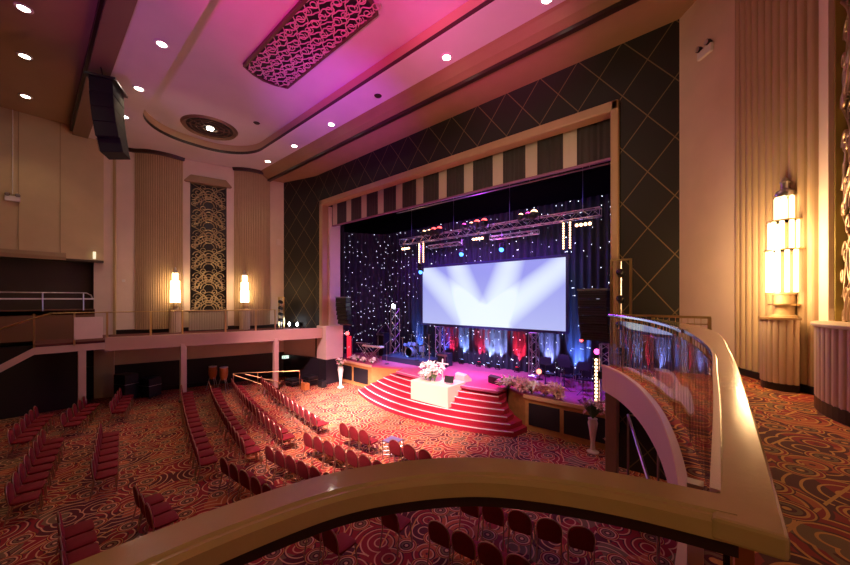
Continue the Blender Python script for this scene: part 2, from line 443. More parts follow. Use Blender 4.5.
# dark skirting of the far gallery wall
struct('baseboard_left', MB().prism([fw2(0, .04), fw2(8.2, .04), fw2(8.2, 0), fw2(0, 0)], 3.2, 3.42), SKIRT)
# wall under the far gallery: pale upper, dark dado
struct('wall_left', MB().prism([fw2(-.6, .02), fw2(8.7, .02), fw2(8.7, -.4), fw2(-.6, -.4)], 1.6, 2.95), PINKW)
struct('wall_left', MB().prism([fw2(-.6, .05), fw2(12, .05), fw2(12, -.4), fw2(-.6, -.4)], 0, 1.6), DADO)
struct('baseboard_left', MB().prism([fw2(-.6, .08), fw2(12, .08), fw2(12, .0), fw2(-.6, .0)], 0, .22), SKIRT)
# rear part of the far side wall (behind the pilaster), beige panels over a dark tier wall
b = MB(); b.box(-23.6, -23.3, -12, 2.4, 6.9, 13.6)
struct('wall_left', b, REARW)
b = MB()
for y in (-7.2, -5.4, -3.6, -1.8, -.35, .9): b.box(-23.3, -23.28, y, y+.03, 6.9, 13.3)
struct('trim_2', b, mat('panel_joint', (.36, .27, .15), .6))
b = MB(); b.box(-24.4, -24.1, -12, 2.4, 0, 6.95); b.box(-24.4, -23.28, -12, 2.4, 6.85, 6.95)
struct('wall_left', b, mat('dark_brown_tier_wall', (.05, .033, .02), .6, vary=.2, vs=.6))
b = MB(); b.add([(-23.28,-12,7.2),(-23.28,1.1,7.2),(-23.28,1.1,6.85),(-23.28,-12,6.85),(-23.2,-12,7.2),(-23.2,1.1,7.0),(-23.2,1.1,6.85),(-23.2,-12,6.85)],[(0,1,2,3),(4,5,6,7),(0,4,5,1),(3,7,6,2),(0,3,7,4),(1,5,6,2)])
struct('trim_2', b, mat('tier_wall_capping', (.30, .19, .10), .5))
# rear wall behind the stalls
struct('wall_back', MB().box(-27, 4, -12.3, -12, 0, 13.6), REARW)

# ---- stage wall (black quilted with gold lines), proscenium opening X -17.5..-2.4, z<10.6
b = MB()
b.box(-2.12, -.3, 11.4, 11.7, 0, 12.6)
b.box(-17.96, -2.12, 11.4, 11.7, 10.95, 12.6)
b.box(-18.6, -17.96, 11.4, 11.7, 0, 12.6)
struct('wall_stage', b, QUILT)
b = MB().prism([(-18.58, 11.4), (-21.3, 10.68), (-21.4, 10.95), (-18.6, 11.7)], 3.2, 12.6)
struct('wall_stage', b, QUILT)
b = MB().prism([(-18.58, 11.38), (-21.3, 10.66), (-21.4, 10.95), (-18.6, 11.7)], 1.45, 3.2)
struct('wall_stage', b, PINKW)
b = MB().prism([(-17.9, 11.36), (-21.3, 10.64), (-21.4, 10.95), (-17.9, 11.7)], 0, 1.45)
struct('wall_stage', b, DADO)
# proscenium frame
fr = mat('proscenium_frame_paint', (.46, .30, .16), .35, vary=.05, vs=2)
pf = thing('proscenium_frame', 'large bronze-painted rectangular frame around the stage opening', 'frame', (-10, 11.4, 0))
for nm, bb in (('frame_post', (-2.30, -2.08, 11.26, 11.75, 1.0, 10.95)), ('frame_post', (-17.96, -17.64, 11.26, 11.75, 3.4, 10.95)), ('frame_head', (-17.96, -2.08, 11.26, 11.75, 10.64, 10.95))):
    MB().box(*bb).build(nm, fr, pf, True, bevel=.05)
struct('trim_3', MB().box(-17.66, -17.5, 11.7, 12.45, 3.4, 10.6).box(-2.27, -2.15, 11.7, 12.7, 0, 10.6), PINKW)
struct('trim_3', MB().box(-18.2, -17.2, 11.25, 12.45, 1.45, 3.42), PINKW, bevel=.02)
struct('trim_3', MB().box(-18.0, -17.25, 11.3, 12.3, 0, 1.45), DADO)
# stage house, black
b = MB(); b.box(-24, 3, 18.9, 19.2, 0, 12); b.box(-24.2, -24, 11.7, 19, 0, 12); b.box(3, 3.2, 11.5, 19, 0, 12); b.box(-24, 3, 11.7, 19.2, 11.6, 12)
b.box(-24, -17.7, 12.7, 12.9, 0, 12).box(-2.2, 3, 12.7, 12.9, 1.3, 12)
struct('wall_stage_house', b, BLACKC)

# ---- main ceiling with oblong recess and lowered front soffit
RX0, RX1, RY0, RY1 = -20.4, .4, 3.1, 8.0
def recess(d=0):
    r = 2.2; pts = []
    for cx, a0, a1, cy in ((RX0+r, PI, PI/2, RY1-r), (RX1-r, PI/2, 0, RY1-r), (RX1-r, 0, -PI/2, RY0+r), (RX0+r, -PI/2, -PI, RY0+r)):
        for k in range(13):
            a = a0+(a1-a0)*k/12; pts.append((cx+(r+d)*cos(a), cy+(r+d)*sin(a)))
    return pts
rc = recess()
b = MB(); n = len(rc)
outer = []
for x, y in rc:
    # project to a big rectangle around
    cx, cy = -10, 5.55; dx, dy = x-cx, y-cy
    k = min((17.5/abs(dx)) if dx else 9e9, (3.75 if dy > 0 else 3.75)/abs(dy) if dy else 9e9)
    outer.append((cx+dx*k, cy+dy*k))
b.add([(x, y, 12.95) for x, y in rc]+[(x, y, 12.95) for x, y in outer], [(i, (i+1) % n, n+(i+1) % n, n+i) for i in range(n)])
b.box(-27.5, 7.5, 1.8, 9.3, 13.6, 13.7)
struct('ceiling', b, CEIL)
struct('ceiling', MB().prism(recess(.3), 13.42, 13.5), CEIL)
struct('trim_4', MB().sweep(rc[::-1], [(0, 13.10), (.0, 13.42), (.3, 13.42), (.3, 13.10)], closed=True), mat('recess_cove_cream', (.50, .36, .20), .5))
struct('trim_5', MB().sweep(rc[::-1], [(0, 12.952), (0, 13.10), (.05, 13.10), (.05, 12.952)], closed=True), DTRIM)
# cove down to the soffit in front of the stage wall
b = MB(); yz = [(9.2, 12.96), (9.3, 12.9), (9.5, 12.72), (9.75, 12.6), (9.75, 13.0), (9.2, 13.0)]
b.add([(-27, y, z) for y, z in yz]+[(4, y, z) for y, z in yz], [tuple(range(6)), tuple(range(6, 12))[::-1]]+[(i, (i+1) % 6, 6+(i+1) % 6, 6+i) for i in range(6)])
struct('trim_6', b, BROWN)
struct('trim_6', MB().box(-27, 4, 9.74, 9.92, 12.50, 12.66), DTRIM)
struct('ceiling', MB().box(-27, 4, 9.9, 11.6, 12.6, 12.7), SOFF)
# beam and rear ceiling
struct('trim_7', MB().box(-27, 4, 1.3, 1.84, 12.9, 13.7), mat('beam_paint', (.20, .13, .08), .55))
struct('trim_7', MB().box(-27, 4, 1.22, 1.3, 13.05, 13.7), DTRIM)
struct('ceiling', MB().box(-27, 4, -12, 1.3, 13.3, 13.4), RCEIL)
# dark cornice over the fluted bays
path = [Vector(p) for p in [fw2(8.2, .05)]+[p[:] for p in backdir(bay(5.32, 7.4, .36))]]
struct('trim_8', MB().sweep([p[:] for p in smoothpath(path, 4)], [(-.02, 12.8), (.14, 12.8), (.22, 12.95), (-.02, 12.95)]), DTRIM)
path = [Vector(p) for p in [p[:] for p in backdir(bay(.81, 2.81, .36))]+[fw2(0, .0)]]
struct('trim_8', MB().sweep([p[:] for p in smoothpath(path, 4)], [(-.02, 12.8), (.14, 12.8), (.22, 12.95), (-.02, 12.95)]), DTRIM)
# right (near) side wall: splayed pilaster, fluted bay, pink strip, beyond
N0, N1 = (-.65, 11.4), (.42, 10.15)
struct('wall_right', MB().prism([N0, N1, (1.2, 10.6), (0.2, 11.7)], 0, 12.95), IVORY)
nb = [Vector((1.38, 8.62)), Vector((1.12, 8.98)), Vector((.86, 9.42)), Vector((.62, 9.82)), Vector((.42, 10.2))]
struct('wall_right', MB().prism(ribs([p for p in nb][::-1][::-1], 11, -.05, -.5), 3.38, 12.95), TAUPE)
struct('baseboard_right', MB().sweep([p[:] for p in nb], [(-.06, 3.38), (-.01, 3.38), (-.01, 3.52), (-.06, 3.52)]), SKIRT)
struct('wall_right', MB().prism([(1.38, 8.66), (1.42, 8.22), (1.9, 8.2), (1.8, 8.9)], 3.38, 12.95), PINKW)
struct('baseboard_right', MB().prism([(1.33, 8.66), (1.37, 8.22), (1.42, 8.22), (1.38, 8.66)], 3.38, 3.52), SKIRT)
struct('wall_right', MB().box(1.75, 2.1, -6, 8.9, 3.3, 12.95), PINKW)
struct('wall_right', MB().box(1.9, 2.2, -12, 12, 0, 3.4), DADO)
struct('wall_right', MB().box(2.1, 2.4, -12, 12, 3.3, 13.6), PINKW)

# ---- our own gallery: slab, fascia, carpet
RAIL = [(.012, .835), (.02, 1.5), (.02, 2.2), (.015, 3.04), (-.06, 3.87), (-.21, 4.86), (-.45, 5.95), (-.85, 7.2), (-1.36, 8.3), (-1.86, 9.02)]
rail = [v for v in smoothpath([Vector((*p, 0)) for p in RAIL], 6)]
edge = offset(rail, -.13)
ARC = [(-.67, -1.2), (-.67, -.9), (-.67, -.6), (-.67, -.3), (-.67, -.1), (-.67, .06), (-.655, .22), (-.61, .40), (-.53, .54), (-.42, .66), (-.29, .74), (-.14, .80), (.018, .837)]
arc = smoothpath([Vector((*p, 0)) for p in ARC], 6)
arce = offset(arc, -.06)
poly = [v[:] for v in edge]+[(-1.9, 9.2), (.0, 9.3), (.1, 11.0), (2.0, 11.0), (2.0, -6), (-.8, -6)]+[v[:] for v in arce[:-6]]
poly = [p[:2] for p in poly]
struct('floor_gallery', MB().prism(poly, 3.30, 3.38), CARPETN)
fpath = [v[:2] for v in arce[:-4]]+[v[:2] for v in edge]
struct('trim_9', MB().sweep(fpath, [(-.04, 2.82), (.0, 2.84), (.0, 3.42), (-.04, 3.42)]), mat('gallery_fascia_paint', (.60, .46, .42), .5))
struct('trim_9', MB().sweep(fpath, [(-.055, 3.40), (.02, 3.40), (.02, 3.435), (-.055, 3.435)]), mat('gallery_nosing', (.72, .55, .34), .4))
pc = [p for p in poly]
struct('ceiling_under_gallery', MB().prism(poly, 3.2, 3.28), mat('dark_gallery_soffit', (.05, .03, .025), .7))

# ---- far gallery
FG = lambda t, d=0: ((Vector((-18.3, 8.8))+WU*t+WN*d)[:])
fgm = mat('far_gallery_fascia_paint', (.60, .42, .34), .5, vary=.04, vs=2)
b = MB().prism([FG(-2.55), FG(6.96), FG(6.96, -.12), FG(-2.55, -.12)], 2.72, 3.32)
b.prism([(-20.3, 2.13), (-20.3, .1), (-20.45, .1), (-20.45, 2.13)], 2.82, 3.1)
struct('trim_10', b, fgm)
b = MB().add([(-20.3,.1,2.82),(-20.3,.1,3.1),(-20.3,-3.0,1.0),(-20.3,-3.0,.72),(-20.45,.1,2.82),(-20.45,.1,3.1),(-20.45,-3.0,1.0),(-20.45,-3.0,.72)],[(0,1,2,3),(4,7,6,5),(0,4,5,1),(1,5,6,2),(2,6,7,3),(3,7,4,0)])
struct('trim_10', b, fgm)
b = MB().prism([FG(-2.5, -.1), FG(6.96, -.1), (-20.4, .1), (-24, .1), (-24, 3), fw2(8, -.1), fw2(-.3, -.1), (-18.6, 11.3)], 3.05, 3.2)
struct('floor_far_gallery', b, mat('far_gallery_carpet', (.10, .02, .02), .9))
# tiers behind
struct('wall_tier', MB().box(-22.6, -22.4, -6, 2.0, 3.2, 4.55), mat('tier_front_brown', (.20, .10, .045), .6))
struct('floor_tier', MB().box(-24.1, -22.4, -6, 2.0, 4.3, 4.5), mat('tier_carpet', (.08, .02, .015), .9))
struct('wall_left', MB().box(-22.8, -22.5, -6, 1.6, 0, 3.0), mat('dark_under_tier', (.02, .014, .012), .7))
struct('ceiling_under_gallery', MB().prism([FG(-2.4, -.1), FG(6.9, -.1), (-20.45, .1), (-24, .1), (-24, 3), fw2(8), fw2(0)], 2.98, 3.04), mat('olive_soffit', (.35, .28, .14), .6))

# ---- stage
STZ = 1.32
b = MB().prism([(-17.2, 12.3), (-14.4, 12.3), (-12.5, 12.95), (-12.2, 12.05), (-10.0, 11.86), (-7.6, 11.9), (-6.5, 12.1), (-6.45, 12.95), (-5.45, 12.35), (-2.27, 12.35), (-2.27, 12.7), (2.9, 12.8), (2.9, 19), (-23.9, 19), (-23.9, 12.8), (-17.2, 12.8)], 1.24, STZ)
struct('floor_stage', b, STAGEF)
b = MB(); b.box(-17.2, -14.4, 12.32, 12.42, 0, 1.24); b.box(-5.45, -2.27, 12.37, 12.47, 0, 1.24)
b.prism([(-14.4, 12.32), (-14.4, 12.42), (-12.5, 13.05), (-12.5, 12.95)], 0, 1.26)
b.prism([(-5.45, 12.37), (-5.45, 12.47), (-6.45, 13.05), (-6.45, 12.95)], 0, 1.26)
struct('trim_11', b, STAGEW)
struct('trim_11', MB().box(-17.2, -14.38, 12.24, 12.34, 1.22, 1.34).box(-5.5, -2.27, 12.29, 12.39, 1.22, 1.34), mat('stage_lip_wood', (.70, .42, .24), .35))
b = MB()
for x0, x1 in ((-17.0, -16.15), (-15.95, -14.7)): b.box(x0, x1, 12.28, 12.34, .22, 1.05)
for x0, x1 in ((-5.3, -4.15), (-4.0, -2.6)): b.box(x0, x1, 12.33, 12.39, .22, 1.05)
struct('trim_12', b, mat('black_vent_mesh', (.012, .012, .018), .5))
# curved steps
for i in range(7):
    k = i/6
    hw = 4.45-1.6*k; ym = 10.3+.27*i; sg = 1.05-.75*k; cx = -9.9+.42*k
    fr_ = []
    for q in range(33):
        u = -1+2*q/32; fr_.append((cx+hw*u, ym+sg*u*u))
    yb = 12.9 if i < 3 else 12.8
    poly = fr_+[(fr_[-1][0]+(.15 if i < 2 else 0), max(fr_[-1][1]+.35, 12.2)), (-6.5, 12.94), (-12.45, 12.94), (fr_[0][0]-.1, max(fr_[0][1]+.35, 12.2))]
    z1 = .1886*(i+1)
    struct('step_%d' % (i+1), MB().prism(poly, z1-.1886, z1-.002), STEPR)
    struct('trim_13', MB().sweep(fr_, [(-.010, z1-.024), (.008, z1-.024), (.008, z1+.004), (-.035, z1+.004)][::-1]), NOSE)
# dais projecting over the steps
struct('dais', MB().box(-10.2, -8.15, 11.0, 12.3, .57, 1.42), mat('cream_dais_paint', (.80, .70, .50), .5), bevel=.015)

# backdrop curtain with folds
def curtain(x0, x1, y, z0, z1, m, name, parent=None, amp=.07, pitch=.34, ang=None):
    n = max(4, int(abs(x1-x0)/pitch*8)); fr = []
    for i in range(n+1):
        x = x0+(x1-x0)*i/n; fr.append((x, y+amp*sin(2*PI*(x-x0)/pitch)+.3*amp*sin(x*5.1)))
    bk = [(x, yy+.05) for x, yy in fr[::-1]]
    return MB().prism(fr+bk, z0, z1), m, name
def mk_curtain(x0, x1, y, z0, z1, label, **k):
    bb, m, nm = curtain(x0, x1, y, z0, z1, STAR, 'star_cloth_curtain', **k)
    t = bb.build('star_cloth_curtain', m, smooth=60, label=label, cat='curtain'); return t
mk_curtain(-17.6, -1.9, 16.3, STZ, 9.6, 'long dark blue star cloth curtain behind the projection screen')
b = MB(); fr_ = []
for i in range(161):
    t = i/160; x = -19.6+2.0*t; y = 13.0+3.3*t; fr_.append((x+.05*sin(t*60), y))
b.prism(fr_+[(x-.05, y+.03) for x, y in fr_[::-1]], STZ, 9.6)
b.build('star_cloth_curtain', STAR, smooth=60, label='star cloth curtain along the left side of the stage', cat='curtain')
b = MB(); fr_ = []
for i in range(161):
    t = i/160; x = -1.9+1.0*t; y = 16.3-3.2*t; fr_.append((x+.05*sin(t*60), y))
b.prism(fr_+[(x+.05, y+.03) for x, y in fr_[::-1]], STZ, 9.6)
b.build('star_cloth_curtain', STAR, smooth=60, label='star cloth curtain along the right side of the stage', cat='curtain')

# valance: striped pelmet
va = thing('striped_valance', 'cream and charcoal striped valance across the top of the stage opening', 'curtain', (-10, 11.95, 10.6))
x = -17.6; i = 0; first = -17.6+.3
def vpiece(x0, x1, m, nm):
    n = max(3, int((x1-x0)/.05)); fr = [(x0+(x1-x0)*q/n, 11.9+.035*sin(q*1.7)*(1 if nm == 'charcoal_stripe' else .4)) for q in range(n+1)]
    MB().prism(fr+[(a, c+.06) for a, c in fr[::-1]], 9.48, 10.95).build(nm, m, va, True, smooth=60)
STR = []
xx = -3.43
xs = []
while xx > -17.6:
    STR.append((xx-.45, xx)); xx -= 1.36
prev = -2.28
for a_, c_2 in STR:
    vpiece(c_2, prev, CURT, 'charcoal_stripe'); vpiece(a_, c_2, CURC, 'cream_stripe'); prev = a_
vpiece(-17.6, prev, CURT, 'charcoal_stripe')
MB().box(-17.6, -2.28, 11.86, 11.98, 9.42, 9.49).build('bottom_hem', mat('purple_hem_braid', (.30, .10, .22), .5), va, True)

# ================================================================== OBJECTS
# ---- near gallery balustrade
gb = thing('gallery_balustrade', 'glossy cream capped gallery balustrade with glass and thin bars, sweeping through the foreground', 'balustrade', (.05, 1.0, 3.38))
ZC = 4.64
# foreground curved cap
capp = [(0.0, ZC-.04), (0.0, ZC-.012), (-.008, ZC), (-.072, ZC), (-.076, ZC-.005), (-.084, ZC-.005), (-.093, ZC-.012), (-.094, ZC-.040)]
capp = [(o, z) for o, z in capp]
ap = [v[:2] for v in arc]
MB().sweep(ap, [(-o, z) for o, z in capp]).build('curved_handrail', LEDGE, gb, True, smooth=35)
MB().sweep(ap, [(.02, ZC-.068), (.02, ZC-.038), (.08, ZC-.038), (.08, ZC-.068)]).build('under_rail', DWOOD, gb, True)
MB().tube([(x, y, 4.395) for x, y in [v[:2] for v in offset(arc, .03)]], .007, 6).build('mid_rail', STEEL, gb, True, smooth=60)
# straight cap widening to the curve
capr = [(.092, .745), (.095, .9), (.10, 1.2), (.105, 1.8), (.11, 2.6), (.10, 3.4), (.085, 4.3), (.01, 5.2), (-.16, 6.0), (-.45, 6.9), (-.80, 7.6)]
capr = smoothpath([Vector((*p, 0)) for p in capr], 6)
ro = [v for v in smoothpath([Vector((*p, 0)) for p in RAIL[:8]], 6)]
left = [(v.x, v.y) for v in ro if v.y < 7.3]; left[0] = (.0, .735)
right = [(v.x, v.y) for v in capr]
poly = left+right[::-1]
MB().prism(poly, ZC-.04, ZC-.0012).build('straight_handrail', LEDGE, gb, True, bevel=.006)
MB().prism([(.02, .80), (.08, .80), (.08, 6.0-1.0), (-.12, 5.0), (.0, 3.6)], ZC-.068, ZC-.038).build('under_rail', DWOOD, gb, True)
nr = [v for v in rail if v.y < 5.2]; fr3 = [v for v in rail if v.y > 4.9]
MB().sweep([v[:2] for v in nr], [(-.014, ZC-.03), (-.014, ZC+.004), (.002, ZC+.004), (.002, ZC-.03)]).build('steel_rail', PURPM, gb, True, label='polished steel outer rail')
MB().sweep([v[:2] for v in fr3], [(-.03, ZC-.04), (-.03, ZC-.005), (-.02, ZC+.006), (.03, ZC+.006), (.04, ZC-.005), (.04, ZC-.04)]).build('steel_rail', PURPM, gb, True, label='polished steel outer rail')
gp = offset(rail, .012)
b = MB().sweep([v[:] for v in rail[2:]], [(.006, 3.46), (.006, 4.52), (.018, 4.52), (.018, 3.46)])
b.build('glass_panel', GLASS, gb, True, smooth=60)
bars = resample([v for v in rail], .19)
for q in bars[3:]:
    MB().tube([(q.x+.03, q.y, 3.42), (q.x+.03, q.y, ZC-.03)], .006, 5).build('baluster', BRASS, gb, True)
for q in resample([v for v in rail], 1.0):
    MB().box(q.x+.02, q.x+.045, q.y-.03, q.y+.03, 3.40, ZC-.03).build('post', BRASS, gb, True)
for qx in (-.04, .035):
    MB().box(qx, qx+.028, .93, .96, 3.38, ZC-.04).build('post', STEEL, gb, True)
# return rail near the stage wall
rr = thing('return_railing', 'short brass topped railing closing the gallery end beside the black wall', 'railing', (-.9, 9.15, 3.38))
MB().box(-1.84, .0, 9.12, 9.19, 4.60, 4.65).build('top_rail', BRASS, rr, True)
MB().box(-1.84, .0, 9.14, 9.17, 4.47, 4.49).build('lower_rail', BRASS, rr, True)
for k in range(17): MB().tube([(-1.78+.108*k, 9.155, 3.4), (-1.78+.108*k, 9.155, 4.60)], .006, 5).build('baluster', BRASS, rr, True)
for x in (-1.0, -.02): MB().box(x-.03, x+.03, 9.12, 9.19, 3.38, 4.62).build('post', BRASS, rr, True)

# column under gallery end, stair rail beneath
c = thing('gallery_column', 'square dark bronze column under the near gallery end beside the stage', 'column', (-1.78, 8.9, 0))
MB().box(-1.90, -1.66, 8.78, 9.02, .1, 3.2).build('shaft', mat('column_paint', (.42, .30, .22), .5), c, True, bevel=.01)
MB().box(-1.96, -1.60, 8.72, 9.08, 0, .12).build('base', DWOOD, c, True)
h = thing('stair_handrail', 'slanting steel handrail below the near gallery beside the dark column', 'handrail', (-.9, 7.6, 0))
MB().tube([(-1.45, 8.9, 2.35), (-.65, 6.6, 1.55)], .03, 8).build('slanting_rail', STEEL, h, True, smooth=60)
MB().tube([(-1.45, 8.9, 2.35), (-.6, 9.2, 2.35)], .02, 8).build('level_rail', BRASS, h, True, smooth=60)
for x, y, z in ((-1.45, 8.9, 2.35), (-.65, 6.6, 1.55), (-.9, 9.1, 2.35)): MB().tube([(x, y, 0), (x, y, z)], .022, 8).build('post', STEEL, h, True, smooth=60)

# ---- near sconce on its fluted pedestal
pd_ = thing('fluted_pedestal', 'taupe half round fluted pedestal carrying the near glowing sconce', 'pedestal', (1.02, 8.9, 3.38), math.radians(-150))
def halfround(r0, n, amp):
    P = []
    for i in range(n*6+1):
        a = -PI*.5+PI*i/(n*6); h_ = amp*abs(sin(PI*(i % 6)/6))**.6
        P.append(((r0+h_)*cos(a), (r0+h_)*sin(a)))
    return P
MB().prism(halfround(.30, 11, .022), .13, 1.27).build('fluted_body', PLANT, pd_)
MB().prism([(.345*cos(a), .345*sin(a)) for a in [-PI/2+PI*k/20 for k in range(21)]], 1.262, 1.30).build('top_plate', mat('pedestal_top_brown', (.30, .18, .08), .4), pd_)
MB().prism([(.31*cos(a), .31*sin(a)) for a in [-PI/2+PI*k/20 for k in range(21)]], 0, .135).build('plinth', SKIRT, pd_)

def sconce(name, label, loc, rz, s, em, group=None, lamp=0, lampcol=WARM):
    t = thing(name, label, 'wall lamp', loc, rz, group)
    base = mat('sconce_base_enamel', (.55, .40, .22), .4) if s > .9 else DWOOD
    MB().lathe([(.0, 0), (.19*s, 0), (.19*s, .03*s), (.13*s, .04*s), (.13*s, .38*s), (.17*s, .39*s), (.17*s, .42*s), (.12*s, .43*s)], n=20).build('base', base, t, smooth=40)
    MB().lathe([(.215*s, .20*s), (.215*s, .225*s), (.16*s, .225*s), (.16*s, .20*s)], n=20).build('ring', BRASS, t, smooth=40)
    tiers = ((.225, .42, 1.16), (.195, 1.16, 1.66), (.12, 1.66, 2.08))
    for r, z0, z1 in tiers:
        b = MB(); k = max(7, int(r*56))
        for i in range(k):
            a = 2*PI*i/k; rr_ = r*s*.93
            b.lathe([(0, z0*s), (.032*s, (z0+.005)*s), (.032*s, (z1-.03)*s), (0, z1*s)], (rr_*cos(a), rr_*sin(a), 0), 8)
        b.build('glass_rods', em, t, smooth=60)
    for r, z in ((.262, 1.14), (.232, 1.64)):
        MB().lathe([(r*s, z*s), (r*s, (z+.018)*s), ((r-.02)*s, (z+.018)*s), ((r-.02)*s, z*s)], n=24, name_ring=True).build('ring', BRASS, t, smooth=40)
    MB().lathe([(.12*s, 2.07*s), (.13*s, 2.12*s), (.11*s, 2.17*s), (.06*s, 2.2*s), (.05*s, 2.28*s), (.07*s, 2.32*s), (0, 2.42*s)], n=16).build('finial', STEEL, t, smooth=40)
    return t
sconce('wall_sconce', 'large glowing tiered glass rod sconce on the near fluted wall', (1.03, 8.93, 4.68), 0, 1.06, E_SCON)
point((.62, 8.50, 6.0), 130, (1, .60, .26), .25)
point((.60, 8.60, 5.2), 90, (1, .60, .26), .25)

# ---- planter under near grille
pl = thing('planter_box', 'ivory fluted bow fronted plinth beneath the near ornamental grille', 'plinth', (1.72, 7.5, 3.38))
def bow(cx, cy, a, bq, n, amp):
    P = []
    for i in range(n*6+1):
        th = PI/2+PI*i/(n*6); h_ = amp*abs(sin(PI*(i % 6)/6))**.6
        P.append((cx+(bq+h_)*cos(th), cy+(a+h_)*sin(th)))
    return P
MB().prism(bow(1.66, 7.5, .95, .46, 20, .02), 3.56, 4.62).build('fluted_front', PLANT, pl, True)
MB().prism(bow(1.66, 7.5, 1.0, .52, 4, 0), 4.61, 4.66).build('top_slab', CREAM, pl, True, bevel=.01)
MB().prism(bow(1.66, 7.5, .97, .48, 4, 0), 3.38, 3.57).build('plinth', SKIRT, pl, True)

# ---- ornamental scroll grille (tubes) built in local x (width), z (height), y depth
def spiral(cx, cz, r, a0, turns, sgn, k=20):
    return [(cx+r*(1-.78*i/k)*cos(a0+sgn*turns*2*PI*i/k), cz+r*(1-.78*i/k)*sin(a0+sgn*turns*2*PI*i/k)) for i in range(k+1)]
def grille_curves(w_, h_, per):
    C = []; n = max(1, round(h_/per)); p = h_/n; hw = w_/2
    for j in range(n):
        z0 = j*p
        for s in (1, -1):
            S = []
            S.append(spiral(.62*hw, z0+.22*p, .24*hw, PI, 1.3, -1))
            S.append(spiral(.62*hw, z0+.62*p, .28*hw, 0, 1.3, 1))
            S.append(spiral(.30*hw, z0+.88*p, .20*hw, -PI/2, 1.2, 1, 14))
            for rr_ in (.35, .52, .70, .9):   # fans
                S.append([(rr_*hw*sin(a)*.9, z0+.02*p+rr_*hw*cos(a)*.9) for a in [k*PI/2/10 for k in range(11)]])
            for rr_ in (.22, .38):
                S.append([(rr_*hw*sin(a), z0+.55*p-rr_*hw*cos(a)*1.2) for a in [k*PI/10 for k in range(11)]])
            S.append([(hw*(.97-.97*abs(sin(k*PI/12))*.9), z0+k*p/12) for k in range(13)])
            S.append([(hw*(.05+.9*k/10), z0+.45*p+.22*p*sin(k*.5)) for k in range(11)])
            for cx_, cz_, r_ in ((.84, .42, .12), (.84, .05, .13), (.12, .42, .09)):
                S.append([(cx_*hw+r_*hw*cos(a), z0+cz_*p+r_*hw*sin(a)) for a in [k*2*PI/10 for k in range(11)]])
            for c_ in S: C.append([(s*x, z) for x, z in c_ if z <= h_+.001])
    return [c_ for c_ in C if len(c_) > 2]
def clampx(c_, hw): return [(max(-hw, min(hw, x)), z) for x, z in c_]
def grille(t, w_, h_, per, r, m, y=0.0, n=5, flat=None, seg=4):
    b = MB(); cs = grille_curves(w_, h_, per)
    for i, c_ in enumerate(cs):
        c_ = clampx(c_, w_/2); b.tube([(x, y+.004*(i % 3), max(0, min(h_, z))) for x, z in c_], r*(.75+.25*(i % 3)), seg)
    return b.build('scrollwork', m, t, smooth=60)
# near grille: local x along wall
ng = thing('ornamental_grille', 'tall polished scrollwork grille at the right edge beside the near sconce', 'grille', (1.52, 7.42, 4.66), math.radians(90-3))
grille(ng, 1.50, 6.6, 1.65, .022, COPPER, 0, seg=7)
grille(ng, 1.50, 6.6, 1.10, .014, GOLDP, -.05, seg=6)
MB().box(-.8, .8, -.16, -.14, 0, 6.7).build('backing', BLACK, ng)
gold_fr = mat('olive_gold_frame', (.40, .33, .08), .4, .3)
MB().box(.75, .84, -.14, .08, 0, 6.7).box(-.84, -.75, -.14, .08, 0, 6.7).build('frame', gold_fr, ng, bevel=.01)
# far grille with pediment
tm = 4.1
fgp = fw(tm, -.12, 4.38)
rzf = math.atan2(-WU.y, -WU.x)
fgl = thing('ornamental_grille', 'tall dark scrollwork grille with a bronze pediment between the two far sconces', 'grille', fgp, rzf)
grille(fgl, 1.72, 7.3, 1.22, .022, GOLDP, -.0, seg=4)
MB().box(-.92, .92, .10, .14, 0, 7.4).build('backing', BLACK, fgl)
MB().box(-.98, -.87, -.08, .14, 0, 7.35).box(.87, .98, -.08, .14, 0, 7.35).build('frame', DWOOD, fgl)
pm = mat('bronze_pediment', (.30, .19, .10), .4, .2)
MB().prism_s([(-1.18, 7.35), (-.86, 7.72), (.86, 7.72), (1.18, 7.35), (1.1, 7.3), (-1.1, 7.3)], -.3, .1, (0, 0, 0), (1, 0, 0), (0, 0, 1), (0, 1, 0)).build('pediment', pm, fgl, bevel=.02)
fd = thing('grille_plinth', 'olive ribbed plinth under the far ornamental grille', 'plinth', fw(tm, .05, 3.2), rzf)
b = MB(); P = []
for i in range(97): P.append((-.95+1.9*i/96, -.25-.02*abs(sin(PI*i/6))))
MB().prism(P+[(.95, .1), (-.95, .1)], .05, 1.15).build('ribbed_front', mat('olive_rib_paint', (.38, .33, .22), .5), fd)
MB().box(-1.0, 1.0, -.30, .1, 1.14, 1.19).build('top_slab', CREAM, fd)
E_F = E_SCON2
for tt, lab, lab2 in ((5.64, 'glowing glass rod sconce on the far wall, left of the far grille', 'left'), (2.28, 'glowing glass rod sconce on the far wall, between the far grille and the stage', 'right')):
    dd = .52
    sconce('wall_sconce', lab, fw(tt, dd, 4.42), 0, .98, E_F, None)
    q = fw(tt, dd+.55, 5.6); point(q, 55, (1, .58, .26), .2)
    pp = thing('fluted_pedestal', 'slim fluted pedestal under the %s far sconce' % lab2, 'pedestal', fw(tt, .42, 3.2), math.radians(-16.7))
    MB().prism(halfround(.27, 8, .02), .0, 1.18).build('fluted_body', PLANT, pp)
    MB().prism([(.31*cos(a), .31*sin(a)) for a in [-PI/2+PI*k/20 for k in range(21)]], 1.18, 1.22).build('top_plate', BRASS, pp)

